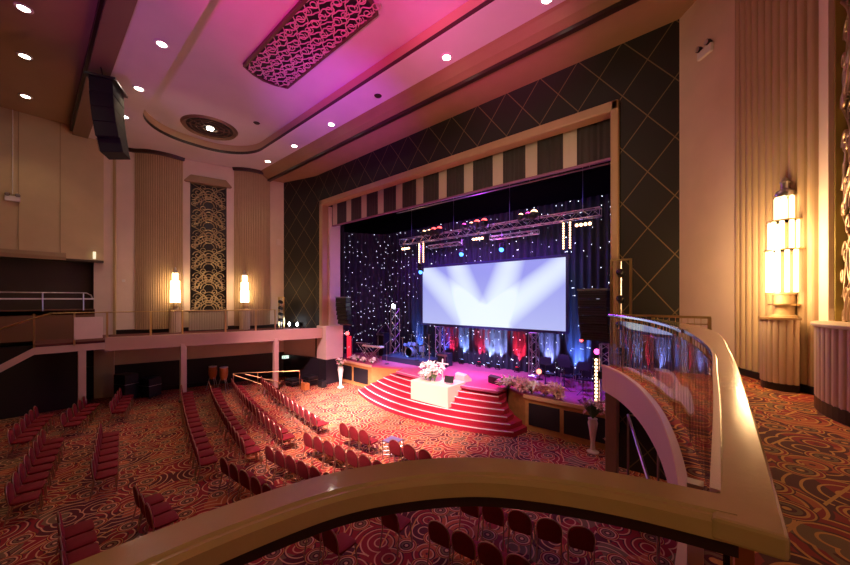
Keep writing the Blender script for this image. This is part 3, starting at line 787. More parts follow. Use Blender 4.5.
# ---- emergency twin-head lights
def emerg(loc, rz, label, s=1):
    t = thing('emergency_light', label, 'emergency light', loc, rz)
    MB().box(-.17*s, .17*s, -.07*s, 0, 0, .17*s).build('body', WHITEP, t, bevel=.01)
    for x in (-.11*s, .11*s):
        lmp = MB().lathe([(.055*s, 0), (.06*s, .05*s), (.035*s, .11*s)], (x, -.11*s, .21*s), 12, Matrix.Rotation(-PI/2, 4, 'X')).build('lamp_head', BLACK, t, smooth=40)
        MB().lathe([(.048*s, -.004), (.048*s, .003)], (x, -.112*s, .21*s), 12, Matrix.Rotation(-PI/2, 4, 'X')).build('lens', STEEL, lmp)
    return t
emerg((-.08, 10.71, 10.95), math.radians(-48), 'white twin-head emergency light on the ivory pilaster beside the near fluted wall', 1.15)
emerg((-23.27, -.50, 9.3), math.radians(90), 'white twin-head emergency light on the beige rear wall at far left', 1.3)
MB().tube([(-23.27, -.50, 9.6), (-23.27, -.50, 13.3)], .015, 5).build('wall_conduit', WHITEP, label='thin vertical conduit above the far left emergency light', cat='conduit')
MB().bx(fw(7.85, .05, 5.98), (.05, .12, .14), Matrix.Rotation(math.radians(-16.7), 4, 'Z')).build('wall_sensor', WHITEP, label='small white sensor on the far white pilaster', cat='sensor')
MB().bx(fw(.3, .04, 8.7), (.06, .28, .40), Matrix.Rotation(math.radians(-16.7), 4, 'Z')).build('wall_vent', PINKW, label='small pale vent plate high on the far corner strip beside the stage', cat='vent')

# ---- downlights
def dlight(x, y, z, label, group):
    t = thing('ceiling_downlight', label, 'ceiling light', (x, y, z), 0, group)
    MB().lathe([(.13, -.025), (.19, -.02), (.20, 0), (.13, 0)], n=18, name_ring=True).build('trim_ring', WHITEP, t, smooth=50)
    MB().lathe([(0, -.018), (.135, -.018), (.135, -.004), (0, -.004)], n=18).build('lamp', E_DOWN, t)
    spot((x, y, z-.08), (x, y, 0), 150, (1, .70, .42), 100, .8, .08)
ORD = ['first', 'second', 'third', 'fourth', 'fifth', 'sixth', 'seventh', 'eighth', 'ninth', 'tenth', 'eleventh', 'twelfth', 'thirteenth', 'fourteenth', 'fifteenth', 'sixteenth', 'seventeenth']
for i, x in enumerate((-19.4, -16.4, -13.1, -6.6, -3.3)):
    dlight(x, 8.85, 12.95, 'round downlight, %s from the far wall in the ceiling border before the stage' % ORD[i], 'downlights along the stage side of the ceiling')
for i, x in enumerate((-19.4, -16.4, -13.0)):
    dlight(x, 2.65, 12.95, 'round downlight, %s from the far wall in the row behind the hanging speaker' % ORD[i], 'downlights along the audience side of the ceiling')
for i, x in enumerate((-21.3, -17.8, -14.9)):
    dlight(x, -.12, 13.3, 'round downlight, %s from the far wall in the brown rear ceiling' % ORD[i], 'downlights in the rear ceiling')
for x, y, z, l in ((-9.9, 8.8, 12.95, 'dark round cap between lit downlights in the ceiling border'), (-16.5, 7.0, 13.42, 'tiny dark ceiling cap between the roundel and the pink grille')):
    MB().lathe([(.12, -.03), (.15, 0), (0, 0)], (x, y, z), 14).build('ceiling_fitting', DWOOD, label=l, cat='ceiling fitting')
# roundel
rd = thing('ceiling_roundel', 'oval dark bronze ceiling roundel with one lamp in its middle', 'ceiling ornament', (-18.7, 5.72, 13.42))
MB().lathe([(.98, -.03), (1.12, -.10), (1.2, 0), (.98, 0)], n=40, name_ring=True).build('rim', mat('bronze_rim', (.22, .14, .09), .4, .4), rd, smooth=40)
MB().lathe([(0, -.02), (1.0, -.02), (1.0, 0), (0, 0)], n=40).build('disc', BLACK, rd)
b = MB()
for r in (.35, .6, .82): b.lathe([(r-.03, -.05), (r+.03, -.05), (r+.03, -.02), (r-.03, -.02)], n=30, name_ring=True)
for k in range(12): a = PI*k/6; b.tube([(.3*cos(a), .3*sin(a), -.04), (.95*cos(a+.3), .95*sin(a+.3), -.04)], .018, 4)
b.build('scrollwork', mat('dark_bronze', (.16, .10, .07), .4, .5), rd)
MB().lathe([(0, -.09), (.13, -.09), (.16, -.03), (0, -.03)], n=16).build('lamp', E_DOWN, rd)
# ceiling grille panel
cg = thing('ceiling_grille', 'long magenta lit wavy scroll grille in the ceiling recess', 'grille', (-10.05, 5.75, 13.42))
L2, W2 = 2.65, .80
out = [(-L2, -W2), (-L2-.18, -W2*.5), (-L2-.25, 0), (-L2-.18, W2*.5), (-L2, W2), (L2, W2), (L2+.18, W2*.5), (L2+.25, 0), (L2+.18, -W2*.5), (L2, -W2)]
MB().prism(out, -.05, 0).build('backing', BLACK, cg)
MB().sweep(out, [(-.04, -.12), (.05, -.12), (.05, 0), (-.04, 0)], closed=True).build('frame', mat('grille_frame_dark', (.10, .05, .04), .4), cg)
b = MB()
for j in range(11):
    y0 = -W2+.10+j*.145
    b.tube([(-L2-.1+5.5*k/90, y0+.07*sin(k*.62+j*1.9)+.03*sin(k*1.3), -.10-.01*(j % 2)) for k in range(91)], .018, 5)
for j in range(4):
    for i in range(15):
        cx = -L2+.12+i*.37+(.18 if j % 2 else 0); cy = -W2+.22+j*.39
        b.tube([(cx+.15*cos(a)*(1-.05*k), cy+.15*sin(a)*(1-.05*k), -.12) for k, a in enumerate([q*2*PI/10 for q in range(13)])], .016, 5)
b.build('scrollwork', mat('pale_scroll_paint', (.62, .45, .42), .4), cg, smooth=60)

# ---- hanging line array at left
HSB = mat('matt_black_cabinet', (.005, .005, .006), .8)
hs = thing('hanging_speaker', 'black line array speaker hanging from the ceiling beam at upper left', 'speaker', (-16.1, 1.75, 12.55), math.radians(-24))
for k in range(5):
    M = Matrix.Rotation(math.radians(2+k*2.0), 4, 'X'); z = -.32-k*.48; y = .012*k*k
    cb = MB().bx((0, y, z), (1.05-.04*k-(.16 if k > 3 else 0), .62, .49), M).build('speaker_cabinet', HSB, hs, bevel=.02)
    b = MB()
    for q in range(6): b.bx(tuple(Vector((0, y, z))+M.to_3x3() @ Vector((0, -.32, -.19+.075*q))), (.80, .012, .03), M)
    b.build('front_mesh', mat('charcoal_mesh', (.03, .03, .035), .5), cb)
MB().bx((0, 0, -.05), (1.2, .8, .07)).build('rigging_frame', BLACK, hs)
MB().tube([(-.3, 0, 0), (-.35, -.1, .55)], .02, 6).tube([(.3, 0, 0), (.35, -.1, .55)], .02, 6).build('hanging_cable', BLACK, hs)

# ---- far gallery railing and fittings
fr2 = thing('far_gallery_railing', 'thin brass railing along the far side gallery under the sconces', 'railing', FG(0, -.05)+(3.3,) if isinstance(FG(0, -.05), tuple) else (*FG(0, -.05), 3.3))
p0 = FG(0, -.05); p1 = FG(9.3, -.05)
MB().tube([(*FG(.0, -.05), 4.44), (*FG(7.0, -.05), 4.44)], .022, 8).tube([(-20.32, 2.1, 4.44), (-20.32, .5, 4.44)], .022, 8).build('top_rail', BRASS, fr2, True, smooth=60)
for t in (0.03, 1.0, 2.4, 4.2, 5.4, 6.9): MB().bx((*FG(t, -.05), 3.87), (.07, .07, 1.14)).build('post', BRASS, fr2, True)
for y in (1.2, .1): MB().bx((-20.32, y, 3.75), (.06, .06, 1.35)).build('post', BRASS, fr2, True)
hr = thing('tier_stair_handrail', 'diagonal brass handrail descending to the left of the far gallery', 'handrail', (-20.35, 0, 3.0))
MB().tube([(-20.46, .55, 4.44), (-20.46, -.6, 3.95), (-20.46, -3.2, 2.5)], .035, 8).build('rail', BRASS, hr, True, smooth=60)
MB().bx((-20.46, -1.6, 2.8), (.05, .05, 1.1)).build('post', BRASS, hr, True)
MB().box(-20.27, -20.23, 1.18, 2.05, 3.32, 4.25).build('notice_panel', PINKW, label='plain pink lit panel on the far gallery railing above the column', cat='panel', bevel=.01)
tr_ = thing('tier_railing', 'double rail with posts on the tier at far left', 'railing', (-22.2, -.5, 4.5))
MB().tube([(-22.2, -5, 5.30), (-22.2, 1.7, 5.30), (-22.2, 1.85, 5.2), (-22.2, 1.9, 5.05)], .025, 8).build('upper_rail', STEEL, tr_, True, smooth=60)
MB().box(-22.23, -22.17, -5, 1.95, 5.0, 5.06).build('lower_rail', WHITEP, tr_, True)
for y in (-3.8, -2.2, -1.0, .35, 1.6): MB().tube([(-22.2, y, 4.5), (-22.2, y, 5.3)], .025, 8).build('post', STEEL, tr_, True)
MB().box(-23.2, -23.12, 2.0, 2.1, 7.0, 7.35).build('wall_lamp', mat('pale_plastic_lamp', (.8, .78, .6), .4, emit=(1, .9, .6), es=1.0), label='small bright wall lamp at the edge of the dark tier wall', cat='wall lamp')
# columns under far gallery
for (x, y), l in zip((FG(0, -.1), FG(4.17, -.1), (-20.42, 1.43)), ('nearest the exit sign and stage', 'in the middle behind the chair rows', 'at the left end of the far gallery')):
    t = thing('gallery_column', 'slim pink lit column under the far gallery, '+l, 'column', (x, y, 0), 0, 'columns under the far gallery')
    MB().bx((x, y, 1.47), (.24, .24, 2.76)).build('shaft', fgm, t, True, bevel=.01)
    MB().bx((x, y, .05), (.32, .32, .10)).build('base', DWOOD, t, True)
# exit sign
ex = thing('exit_sign', 'lit exit sign on the dark wall beneath the far gallery', 'sign', fw(-.05, .45, 1.32), rzf+PI)
MB().box(-.24, .24, -.04, .04, -.11, .11).build('sign_box', WHITEP, ex)
MB().box(-.22, .22, .035, .045, -.09, .09).build('lit_face', E_EXIT, ex)
b = MB()
def ltr(ch, x, s, y=.046):
    S = {'E': [(0,0,.2,1),(0,.0,.8,.18),(0,.41,.7,.59),(0,.82,.8,1)], 'I': [(.3,0,.55,1)], 'T': [(0,.82,.9,1),(.35,0,.56,1)]}
    if ch == 'X':
        for sg in (1, -1): b.bx((x+s*.4, y, 0), (.2*s, .006, 1.15*s), Matrix.Rotation(sg*.62, 4, 'Y'))
    else:
        for x0, z0, x1, z1 in S[ch]: b.box(x+x0*s, x+x1*s, y-.003, y+.003, (z0-.5)*s, (z1-.5)*s)
for i, ch in enumerate('EXIT'): 
    xx = .17-.10*i
    b2 = len(b.v); ltr(ch, 0, .1)
    for q in range(b2, len(b.v)):
        vx, vy, vz = b.v[q]; b.v[q] = (xx-vx, vy, vz)
b.build('lettering', mat('green_letters', (.01, .16, .07), .5), ex)
# ramp railing left of the stage
rmp = thing('ramp_railing', 'square brass ramp railing below the exit sign', 'railing', (-18.6, 8.6, 0))
A, B_ = Vector((-19.6, 7.1, 0)), Vector((-17.5, 9.75, 0))
for f_ in (0, .36, .67, 1): q = A.lerp(B_, f_); MB().tube([q[:], (q.x, q.y, 1.02)], .018, 6).build('post', BRASS, rmp, True)
MB().tube([(A.x, A.y, 1.02), (B_.x, B_.y, 1.02)], .018, 6).build('top_rail', BRASS, rmp, True)
q = A.lerp(B_, .45); MB().tube([(A.x, A.y, .95), (q.x, q.y, .32)], .018, 6).build('slanting_rail', BRASS, rmp, True)
q = A.lerp(B_, .67); MB().tube([(A.x+.5, A.y+.4, .98), (q.x, q.y, .45)], .022, 6).build('slanting_rail', BRASS, rmp, True)

# ---- conga drums
def conga(x, y, label):
    t = thing('conga_drum', label, 'drum', (x, y, 0), 0, 'conga drums under the far gallery')
    MB().lathe([(.13, .62), (.20, .85), (.215, 1.05), (.19, 1.30)], n=16).build('shell', CONGA, t, smooth=50)
    MB().lathe([(.20, 1.27), (.205, 1.31), (0, 1.315)], n=16).build('drum_head', SKIN, t)
    for k in range(3):
        a = 2*PI*k/3; MB().tube([(.12*cos(a), .12*sin(a), .8), (.34*cos(a), .34*sin(a), 0)], .015, 6).build('stand_leg', STEEL, t)
conga(-21.0, 6.55, 'orange wooden conga drum on a stand, the left one of the pair')
conga(-20.25, 6.85, 'orange wooden conga drum on a stand, the one nearer the ramp railing')

# ---- spotlights on the far parapet
for (x, y), l in (((-19.75, 11.0), 'bright white lamp on the parapet by the black wall, nearer the stage'), ((-20.35, 10.8), 'starry bright lamp on the parapet by the black wall, nearer the gallery')):
    t = thing('parapet_spotlight', l, 'spotlight', (x, y, 3.2))
    MB().lathe([(.09, 0), (.12, .05), (.12, .25), (.07, .30)], (0, .15, .25), 14, Matrix.Rotation(PI/2, 4, 'X')).build('lamp_body', BLACK, t, smooth=40)
    MB().lathe([(0, 0), (.12, 0), (.12, .01), (0, .01)], (0, -.16, .25), 14, Matrix.Rotation(PI/2, 4, 'X')).build('lens', E_WHITE, t)
    MB().box(-.05, .05, -.03, .07, 0, .16).build('yoke', BLACK, t)
point((-19.9, 10.6, 3.75), 5, (.75, .85, 1), .1)

# ---- trusses
def truss_mb(p0, p1, s, step, r=.022, axis=None):
    p0, p1 = Vector(p0), Vector(p1); d = (p1-p0); L = d.length; d.normalize()
    u = Vector((0, 0, 1)) if abs(d.z) < .9 else Vector((1, 0, 0)); a = d.cross(u).normalized(); b_ = a.cross(d)
    ch, br = MB(), MB()
    cs = [(a*i+b_*j)*(s/2) for i, j in ((-1, -1), (1, -1), (1, 1), (-1, 1))]
    for c_ in cs: ch.tube([p0+c_, p1+c_], r, 6)
    n = max(2, int(L/step))
    for i in range(n):
        q0 = p0+d*(L*i/n); q1 = p0+d*(L*(i+1)/n)
        for k in range(4):
            c0, c1 = cs[k], cs[(k+1) % 4]
            if (i+k) % 2: c0, c1 = c1, c0
            br.tube([q0+c0, q1+c1], r*.6, 4)
    for q in (p0, p1):
        for k in range(4): br.tube([q+cs[k], q+cs[(k+1) % 4]], r*.7, 4)
    return ch, br
def truss(name, label, p0, p1, s, step, cat='truss', m=SILV, r=.022, group=None):
    t = thing(name, label, cat, p0, 0, group)
    ch, br = truss_mb(p0, p1, s, step, r)
    ch.build('chords', m, t, True, smooth=60); br.build('braces', m, t, True); return t
TY = 15.4
ot = truss('lighting_truss', 'long silver lighting truss hung over the projection screen', (-15.1, TY, 8.66), (-3.5, TY, 8.66), .34, .34)
for x in (-14.2, -11.0, -7.6, -4.2): MB().tube([(x, TY, 8.8), (x, TY, 11.6)], .012, 5).build('hanging_cable', STEEL, ot, True)
t2 = truss('short_truss_bar', 'short silver truss bar behind the long truss, toward the right', (-8.9, 15.8, 8.25), (-6.3, 15.8, 8.25), .18, .3, 'truss')
t2 = truss('short_truss_bar', 'short silver truss bar behind the long truss, toward the left', (-13.1, 15.8, 8.2), (-10.9, 15.8, 8.2), .18, .3, 'truss')
for q, lab in ((-15.0, 'left'), (-5.4, 'right')):
    pass
# profile lamps clustered on the truss
def canlamp(x, y, z, em, label, grp, s=1.0):
    t = thing('stage_lamp', label, 'stage lamp', (x, y, z), 0, grp)
    M = Matrix.Rotation(math.radians(62), 4, 'X')
    MB().lathe([(.10*s, 0), (.13*s, .05*s), (.13*s, .30*s), (.06*s, .34*s)], (0, 0, 0), 14, M.inverted() @ Matrix.Rotation(PI, 4, 'X')).build('lamp_can', BLACK, t, smooth=40)
    d = (M.inverted() @ Matrix.Rotation(PI, 4, 'X')).to_3x3() @ Vector((0, 0, -1))
    MB().ball((0, -.10*s, -.02), .12*s, 8).build('lens', em, t, smooth=60)
    MB().box(-.15*s, -.135*s, -.02, .02, -.25*s, .05*s).box(.135*s, .15*s, -.02, .02, -.25*s, .05*s).box(-.15*s, .15*s, -.02, .02, -.27*s, -.25*s).build('yoke', BLACK, t)
    return t
LC = [('left', [(-13.05, E_WARM), (-12.66, E_WARM), (-12.27, E_RED), (-11.86, E_RED)]), ('middle', [(-10.2, E_MAG), (-9.74, E_WARM), (-9.36, E_RED), (-8.93, E_RED)]), ('right', [(-6.95, E_WARM), (-6.6, E_MAG), (-6.28, E_WARM)])]
for nm, ls in LC:
    for i, (x, em) in enumerate(ls):
        cn = {E_WARM.name: 'warm white', E_RED.name: 'red', E_MAG.name: 'magenta'}[em.name]
        canlamp(x*.978, 15.03, 8.95, em, '%s stage lamp, %s from the left in the %s cluster on the long truss' % (cn, ORD[i], nm), 'lamps on top of the truss', 1.45 if i > 1 else 1.0)
# minibrute bars under truss
for x, l in ((-14.6, 'under the left end of the truss'), (-9.35, 'under the middle of the truss'), (-4.15, 'under the right end of the truss')):
    t = thing('four_lamp_bar', 'row of four small warm lamps '+l, 'stage lamp', (x, 15.3, 8.2), 0, 'four lamp bars under the truss')
    MB().box(-.36, .36, -.03, .05, .05, .12).build('bar', BLACK, t)
    for k in range(4): MB().ball((-.26+.175*k, -.02, 0), .07, 8).build('bulb', E_WARM, t, smooth=60)
    MB().tube([(0, 0, .1), (0, .05, .30)], .015, 5).build('clamp', BLACK, t)
# vertical pixel bars
for x, l in ((-13.55, 'left one by the screen\'s left top corner'), (-13.22, 'right one by the screen\'s left top corner'), (-5.0, 'left one above the screen\'s right corner'), (-4.72, 'right one above the screen\'s right corner')):
    t = thing('pixel_bar', 'vertical strip of warm lamps, '+l, 'light bar', (x, 15.4, 7.2), 0, 'vertical warm light bars')
    MB().box(-.06, .06, 0, .06, 0, 1.25).build('casing', BLACK, t)
    b = MB()
    for k in range(11): b.ball((0, -.02, .08+.11*k), .042, 6)
    b.build('lamps', E_WARM, t, smooth=60)
    MB().tube([(0, .03, 1.2), (0, .03, 1.4)], .012, 5).build('hook', STEEL, t)
# hanging blue moving heads
for x, z, l in ((-13.5, 6.8, 'at the left top corner of the screen'), (-10.5, 7.6, 'left of centre over the screen'), (-8.07, 7.62, 'right of centre over the screen')):
    t = thing('moving_head_light', 'hanging blue moving head light '+l, 'stage lamp', (x*.965, 14.96, z-.05), 0, 'blue moving head lights')
    MB().box(-.16, .16, -.1, .1, .20, .34).build('base', BLACK, t, bevel=.01)
    MB().box(-.17, -.14, -.04, .04, -.12, .22).box(.14, .17, -.04, .04, -.12, .22).build('yoke', BLACK, t)
    MB().lathe([(.07, -.16), (.13, -.05), (.13, .12), (.08, .18)], n=14).build('head', BLACK, t, smooth=40)
    MB().ball((0, -.06, -.14), .11, 8).build('lens', E_BLUE, t, smooth=60)
    MB().tube([(0, 0, .34), (0, -.05, 8.5-z)], .015, 5).build('hanging_pole', STEEL, t)
for yy, zz, x0, x1, l in ((12.9, 10.0, -15.5, -3.2, 'front purple lit fly bar behind the striped valance'), (13.9, 10.25, -15.0, -3.0, 'middle purple lit fly bar over the stage'), (14.9, 10.4, -15.0, -2.8, 'rear purple lit fly bar over the stage')):
    t = thing('fly_bar', l, 'bar', (-9, yy, zz))
    MB().tube([(x0, yy, zz), (x1, yy, zz)], .035, 6).build('pipe', SILV, t, True)
    b = MB()
    for k in range(5): b.tube([(x0+1+k*(x1-x0-2)/4, yy, zz), (x0+1+k*(x1-x0-2)/4, yy, 11.58)], .012, 4)
    b.build('suspension_wires', STEEL, t, True)
# projection screen
ps = thing('projection_screen', 'wide projection screen glowing with lavender light beams above the stage', 'screen', (-13.53, 15.7, 3.56))
MB().box(0, 8.54, -.01, .02, 0, 3.36).build('screen_surface', SCRN, ps)
MB().box(-.13, 0, -.05, .06, -.13, 3.49).box(8.54, 8.67, -.05, .06, -.13, 3.49).box(0, 8.54, -.05, .06, 3.36, 3.49).box(0, 8.54, -.05, .06, -.13, 0).build('frame', mat('screen_frame_navy', (.03, .035, .10), .4), ps)
truss('screen_truss_leg', 'silver truss leg under the left part of the screen', (-12.25, 15.75, STZ), (-12.25, 15.75, 3.40), .36, .34, m=SILV)
truss('screen_truss_leg', 'silver truss leg under the right part of the screen', (-6.5, 15.75, STZ), (-6.5, 15.75, 3.40), .36, .34, m=SILV)
# truss tower back left with white lamp
tw = truss('truss_tower', 'tall silver truss tower topped by a lamp behind the drum kit', (-15.7, 15.45, STZ), (-15.7, 15.45, 4.4), .40, .36)
MB().ball((-15.7, 15.30, 4.58), .13, 10).build('lamp', E_WHITE, tw, True, smooth=60)
MB().lathe([(.1, 0), (.14, .05), (.14, .22), (.08, .25)], (-15.7, 15.4, 4.5), 12).build('lamp_body', BLACK, tw, True, smooth=40)
t = truss('truss_tower', 'blue lit truss tower under the black speaker right of the stage', (-2.86, 13.25, STZ), (-2.86, 13.25, 3.42), .30, .22)
# warm LED batten towers
def led_tower(x, y, z0, z1, em, label, grp=None, w_=.09):
    t = thing('led_batten', label, 'light bar', (x, y, z0), 0, grp)
    MB().box(-w_, w_, 0, .08, 0, z1-z0).build('casing', BLACK, t)
    b = MB(); n = int((z1-z0)/.13)
    for k in range(n): b.ball((0, -.01, .09+.13*k), .052, 6)
    b.build('lamps', em, t, smooth=60)
    return t
led_tower(-3.12, 13.1, STZ, 3.0, E_WARM, 'vertical warm lamp batten beside the blue lit truss tower')
tl = thing('red_lit_stand', 'two slim red lit truss posts with a lamp below the left stage speaker', 'light stand', (-17.0, 12.75, STZ))
for x in (-17.12, -16.88): MB().box(x-.04, x+.04, 12.7, 12.8, STZ, 2.75).build('red_lit_post', emis('red_lit_truss_emission', (1, .02, .05), 1.3), tl, True)  # red stage light on the truss posts put in as emission
MB().ball((-17.0, 12.62, 2.92), .12, 10).build('lamp', E_RED, tl, True, smooth=60)
MB().box(-17.2, -16.8, 12.65, 12.85, STZ, STZ+.05).build('base', BLACK, tl, True)
# line arrays at the stage sides
def array(loc, rz, n, w_, h_, label, curve=4, dpt=.5):
    t = thing('line_array_speaker', label, 'speaker', loc, rz, None)
    y = 0; a = 0
    for k in range(n):
        a = math.radians(-curve*k*.6); z = -h_*(k+.5)
        cb = MB().bx((0, .03*k*k*.3, z), (w_, dpt, h_*.94), Matrix.Rotation(a, 4, 'X')).build('speaker_cabinet', BLACK, t, bevel=.015)
        b = MB(); M = Matrix.Rotation(a, 4, 'X')
        for q in range(3): b.bx(tuple(Vector((0, .03*k*k*.3, z))+M.to_3x3() @ Vector((0, -dpt/2-.01, (-.3+.3*q)*h_))), (w_*.92, .01, h_*.12), M)
        b.build('front_mesh', mat('speaker_mesh', (.035, .03, .04), .5), cb)
    MB().bx((0, 0, .03), (w_*1.05, dpt, .06)).build('rigging_frame', STEEL, t)
    return t
t = array((-16.72, 12.1, 5.1), math.radians(20), 6, .72, .27, 'black line array speaker by the left side of the stage opening', 5)
MB().tube([(0, .1, .06), (0, .1, 5.4)], .012, 5).build('hanging_cable', BLACK, t)
t = array((-3.12, 12.95, 5.32), math.radians(-8), 6, .98, .30, 'big black line array speaker on the right side of the stage', 1, .6)
# side lighting truss frames against the black wall
def ladder(loc, rz, h_, label, w_=.42):
    t = thing('lighting_ladder', label, 'lighting frame', loc, rz, None)
    MB().box(-w_/2-.06, -w_/2, -.04, .04, 0, h_).box(w_/2, w_/2+.06, -.04, .04, 0, h_).build('side_posts', BRASS, t)
    MB().box(-w_/2, w_/2, -.02, .02, h_-.05, h_).build('crossbar', BRASS, t)
    for k in range(4):
        z = .5+k*(h_-.7)/3.3
        MB().lathe([(.06, -.12), (.10, -.06), (.10, .14), (.06, .18)], (0, -.02, z), 10, Matrix.Rotation(1.2, 4, 'X')).build('lamp_can', BLACK, t, smooth=40)
    MB().tube([(0, 0, 0), (0, 0, h_)], .02, 6).build('centre_pole', STEEL, t)
struct('floor_ledge', MB().box(-2.4, .3, 10.2, 11.4, 2.8, 3.0), DADO)
ladder((-1.95, 10.9, 3.0), 0, 3.15, 'tall frame with stacked lamps against the black wall behind the return railing')
ladder((-20.5, 10.2, 3.2), math.radians(10), 1.95, 'frame of stacked lamps at the stage end of the far gallery')

# ---- uplights along the backdrop with their beams
UP = [(-12.2, BLUE, 'blue', 90), (-11.7, (1, .02, .08), 'red', 110), (-10.85, (.3, .45, 1), 'pale blue', 160), (-9.72, (1, .03, .1), 'red', 110), (-9.15, (.4, .55, 1), 'white', 160), (-8.55, (.4, .5, 1), 'bluish white', 160), (-7.48, (1, .02, .05), 'crimson', 190), (-5.95, (.35, .4, 1), 'violet', 200), (-4.62, (.12, .25, 1), 'blue', 220), (-14.3, (.1, .25, 1), 'deep blue', 120)]
for i, (x, c_, cn, pw) in enumerate(sorted(UP)):
    t = thing('floor_uplight', '%s uplight on the stage floor, %s from the left along the star curtain' % (cn, ORD[i]), 'uplight', (x, 15.95, STZ), 0, 'uplights at the foot of the curtain')
    M = Matrix.Rotation(math.radians(-12), 4, 'X')
    MB().lathe([(.07, .05), (.11, .10), (.11, .26), (.09, .26)], (0, 0, 0), 14, M).build('lamp_can', BLACK, t, smooth=40)
    MB().lathe([(0, .262), (.085, .262), (.085, .268), (0, .268)], (0, 0, 0), 14, M).build('lens', emis('uplight_glow_%d' % i, c_, 7), t)
    MB().box(-.13, -.11, -.03, .03, 0, .2).box(.11, .13, -.03, .03, 0, .2).box(-.13, .13, -.05, .05, 0, .02).build('yoke', BLACK, t)
    spot((x, 15.98, STZ+.30), (x+.02, 16.26, 2.5), pw*11.0, c_, 58, 1, .04)

# ---- drum riser and kit
rs = MB().box(-15.3, -11.9, 13.9, 15.5, STZ, STZ+.28).build('drum_riser', mat('riser_blue_black', (.03, .03, .08), .5), label='low dark riser under the drum kit', cat='riser')
DZ = STZ+.28
dk = thing('drum_kit', 'white headed drum kit with cymbals on the riser at the back left of the stage', 'drum kit', (-13.5, 14.6, DZ))
def cyl(b, c_, r, h_, M=None, n=18): b.lathe([(r, 0), (r, h_)], c_, n, M); return b
MX = Matrix.Rotation(PI/2, 4, 'X')
bd = MB().lathe([(.28, 0), (.28, .42)], (-.05, .25, .30), 24, MX).build('bass_drum', DRUM, dk, smooth=40)
MB().lathe([(0, 0), (.265, 0), (.27, .01), (.27, .0)], (-.05, -.18, .30), 24, MX).build('bass_head', SKIN, bd)
MB().lathe([(.285, -.02), (.295, 0), (.285, .03), (.265, .0)], (-.05, -.17, .30), 24, MX, name_ring=True).build('hoop', STEEL, bd)
for x, y, z, r, h_, tl_ in ((-.22, .1, .66, .15, .18, .3), (.14, .1, .66, .16, .19, .3), (.55, .35, .34, .20, .36, 0), (-.62, .4, .52, .18, .14, .1), (-.50, .0, .60, .13, .16, .3)):
    dr = MB().lathe([(r, 0), (r, h_)], (x, y, z), 18, Matrix.Rotation(-tl_, 4, 'X')).build('drum_shell', DRUM, dk, smooth=40)
    M = Matrix.Rotation(-tl_, 4, 'X'); MB().lathe([(0, h_+.003), (r*.98, h_+.003)], (x, y, z), 18, M).build('drum_head', SKIN, dr)
    MB().tube([(x, y, z), (x, y+.05, .02)], .012, 5).tube([(x, y, .2), (x-.15, y-.1, 0)], .01, 4).tube([(x, y, .2), (x+.15, y-.1, 0)], .01, 4).build('stand', STEEL, dr)
for x, y, z, r in ((-.85, .15, 1.05, .19), (-.45, .5, 1.25, .22), (.35, .5, 1.3, .23), (.8, .2, 1.15, .2), (.95, .5, 1.35, .18)):
    cy = MB().lathe([(0, .03), (.04, .02), (r, 0), (r, -.004), (0, .0)], (x, y, z), 18, Matrix.Rotation(-.25, 4, 'X')).build('cymbal', CYMB, dk, smooth=40)
    MB().tube([(x, y, z+.04), (x, y, .35), (x, y, 0)], .012, 5).tube([(x, y, .35), (x-.2, y-.12, 0)], .01, 4).tube([(x, y, .35), (x+.2, y-.12, 0)], .01, 4).build('stand', STEEL, cy)
MB().lathe([(.16, .45), (.17, .52), (0, .53)], (.05, .8, 0), 14).tube([(.05, .8, .45), (.05, .8, 0)], .02, 6).build('stool', BLACK, dk)
# keyboards
def keyboard(x, y, z, rz, label, w_=1.2):
    t = thing('keyboard', label, 'keyboard', (x, y, z), rz)
    MB().box(-w_/2, w_/2, -.16, .16, .86, .95).build('body', WHITEP if 'white' in label else BLACK, t, bevel=.01)
    kk = MB().box(-w_/2+.05, w_/2-.05, -.15, -.02, .95, .965).build('white_keys', WHITEP, t)
    b = MB()
    for k in range(int(w_/.05)): 
        if k % 7 not in (2, 6): b.box(-w_/2+.08+k*.046, -w_/2+.10+k*.046, -.09, -.02, .965, .98)
    b.build('black_keys', BLACK, t)
    b = MB()
    for s in (-1, 1):
        for yy in (-.12, .12): b.tube([(s*w_*.35, yy, .86), (-s*w_*.35, yy, 0)], .018, 6)
    b.build('crossed_stand', STEEL, t)
keyboard(-15.3, 13.2, STZ, .1, 'white keyboard on a crossed stand left of the bass drum', 1.5)
keyboard(-16.6, 13.6, STZ, .3, 'dark keyboard on a crossed stand at the far left of the stage', 1.1)
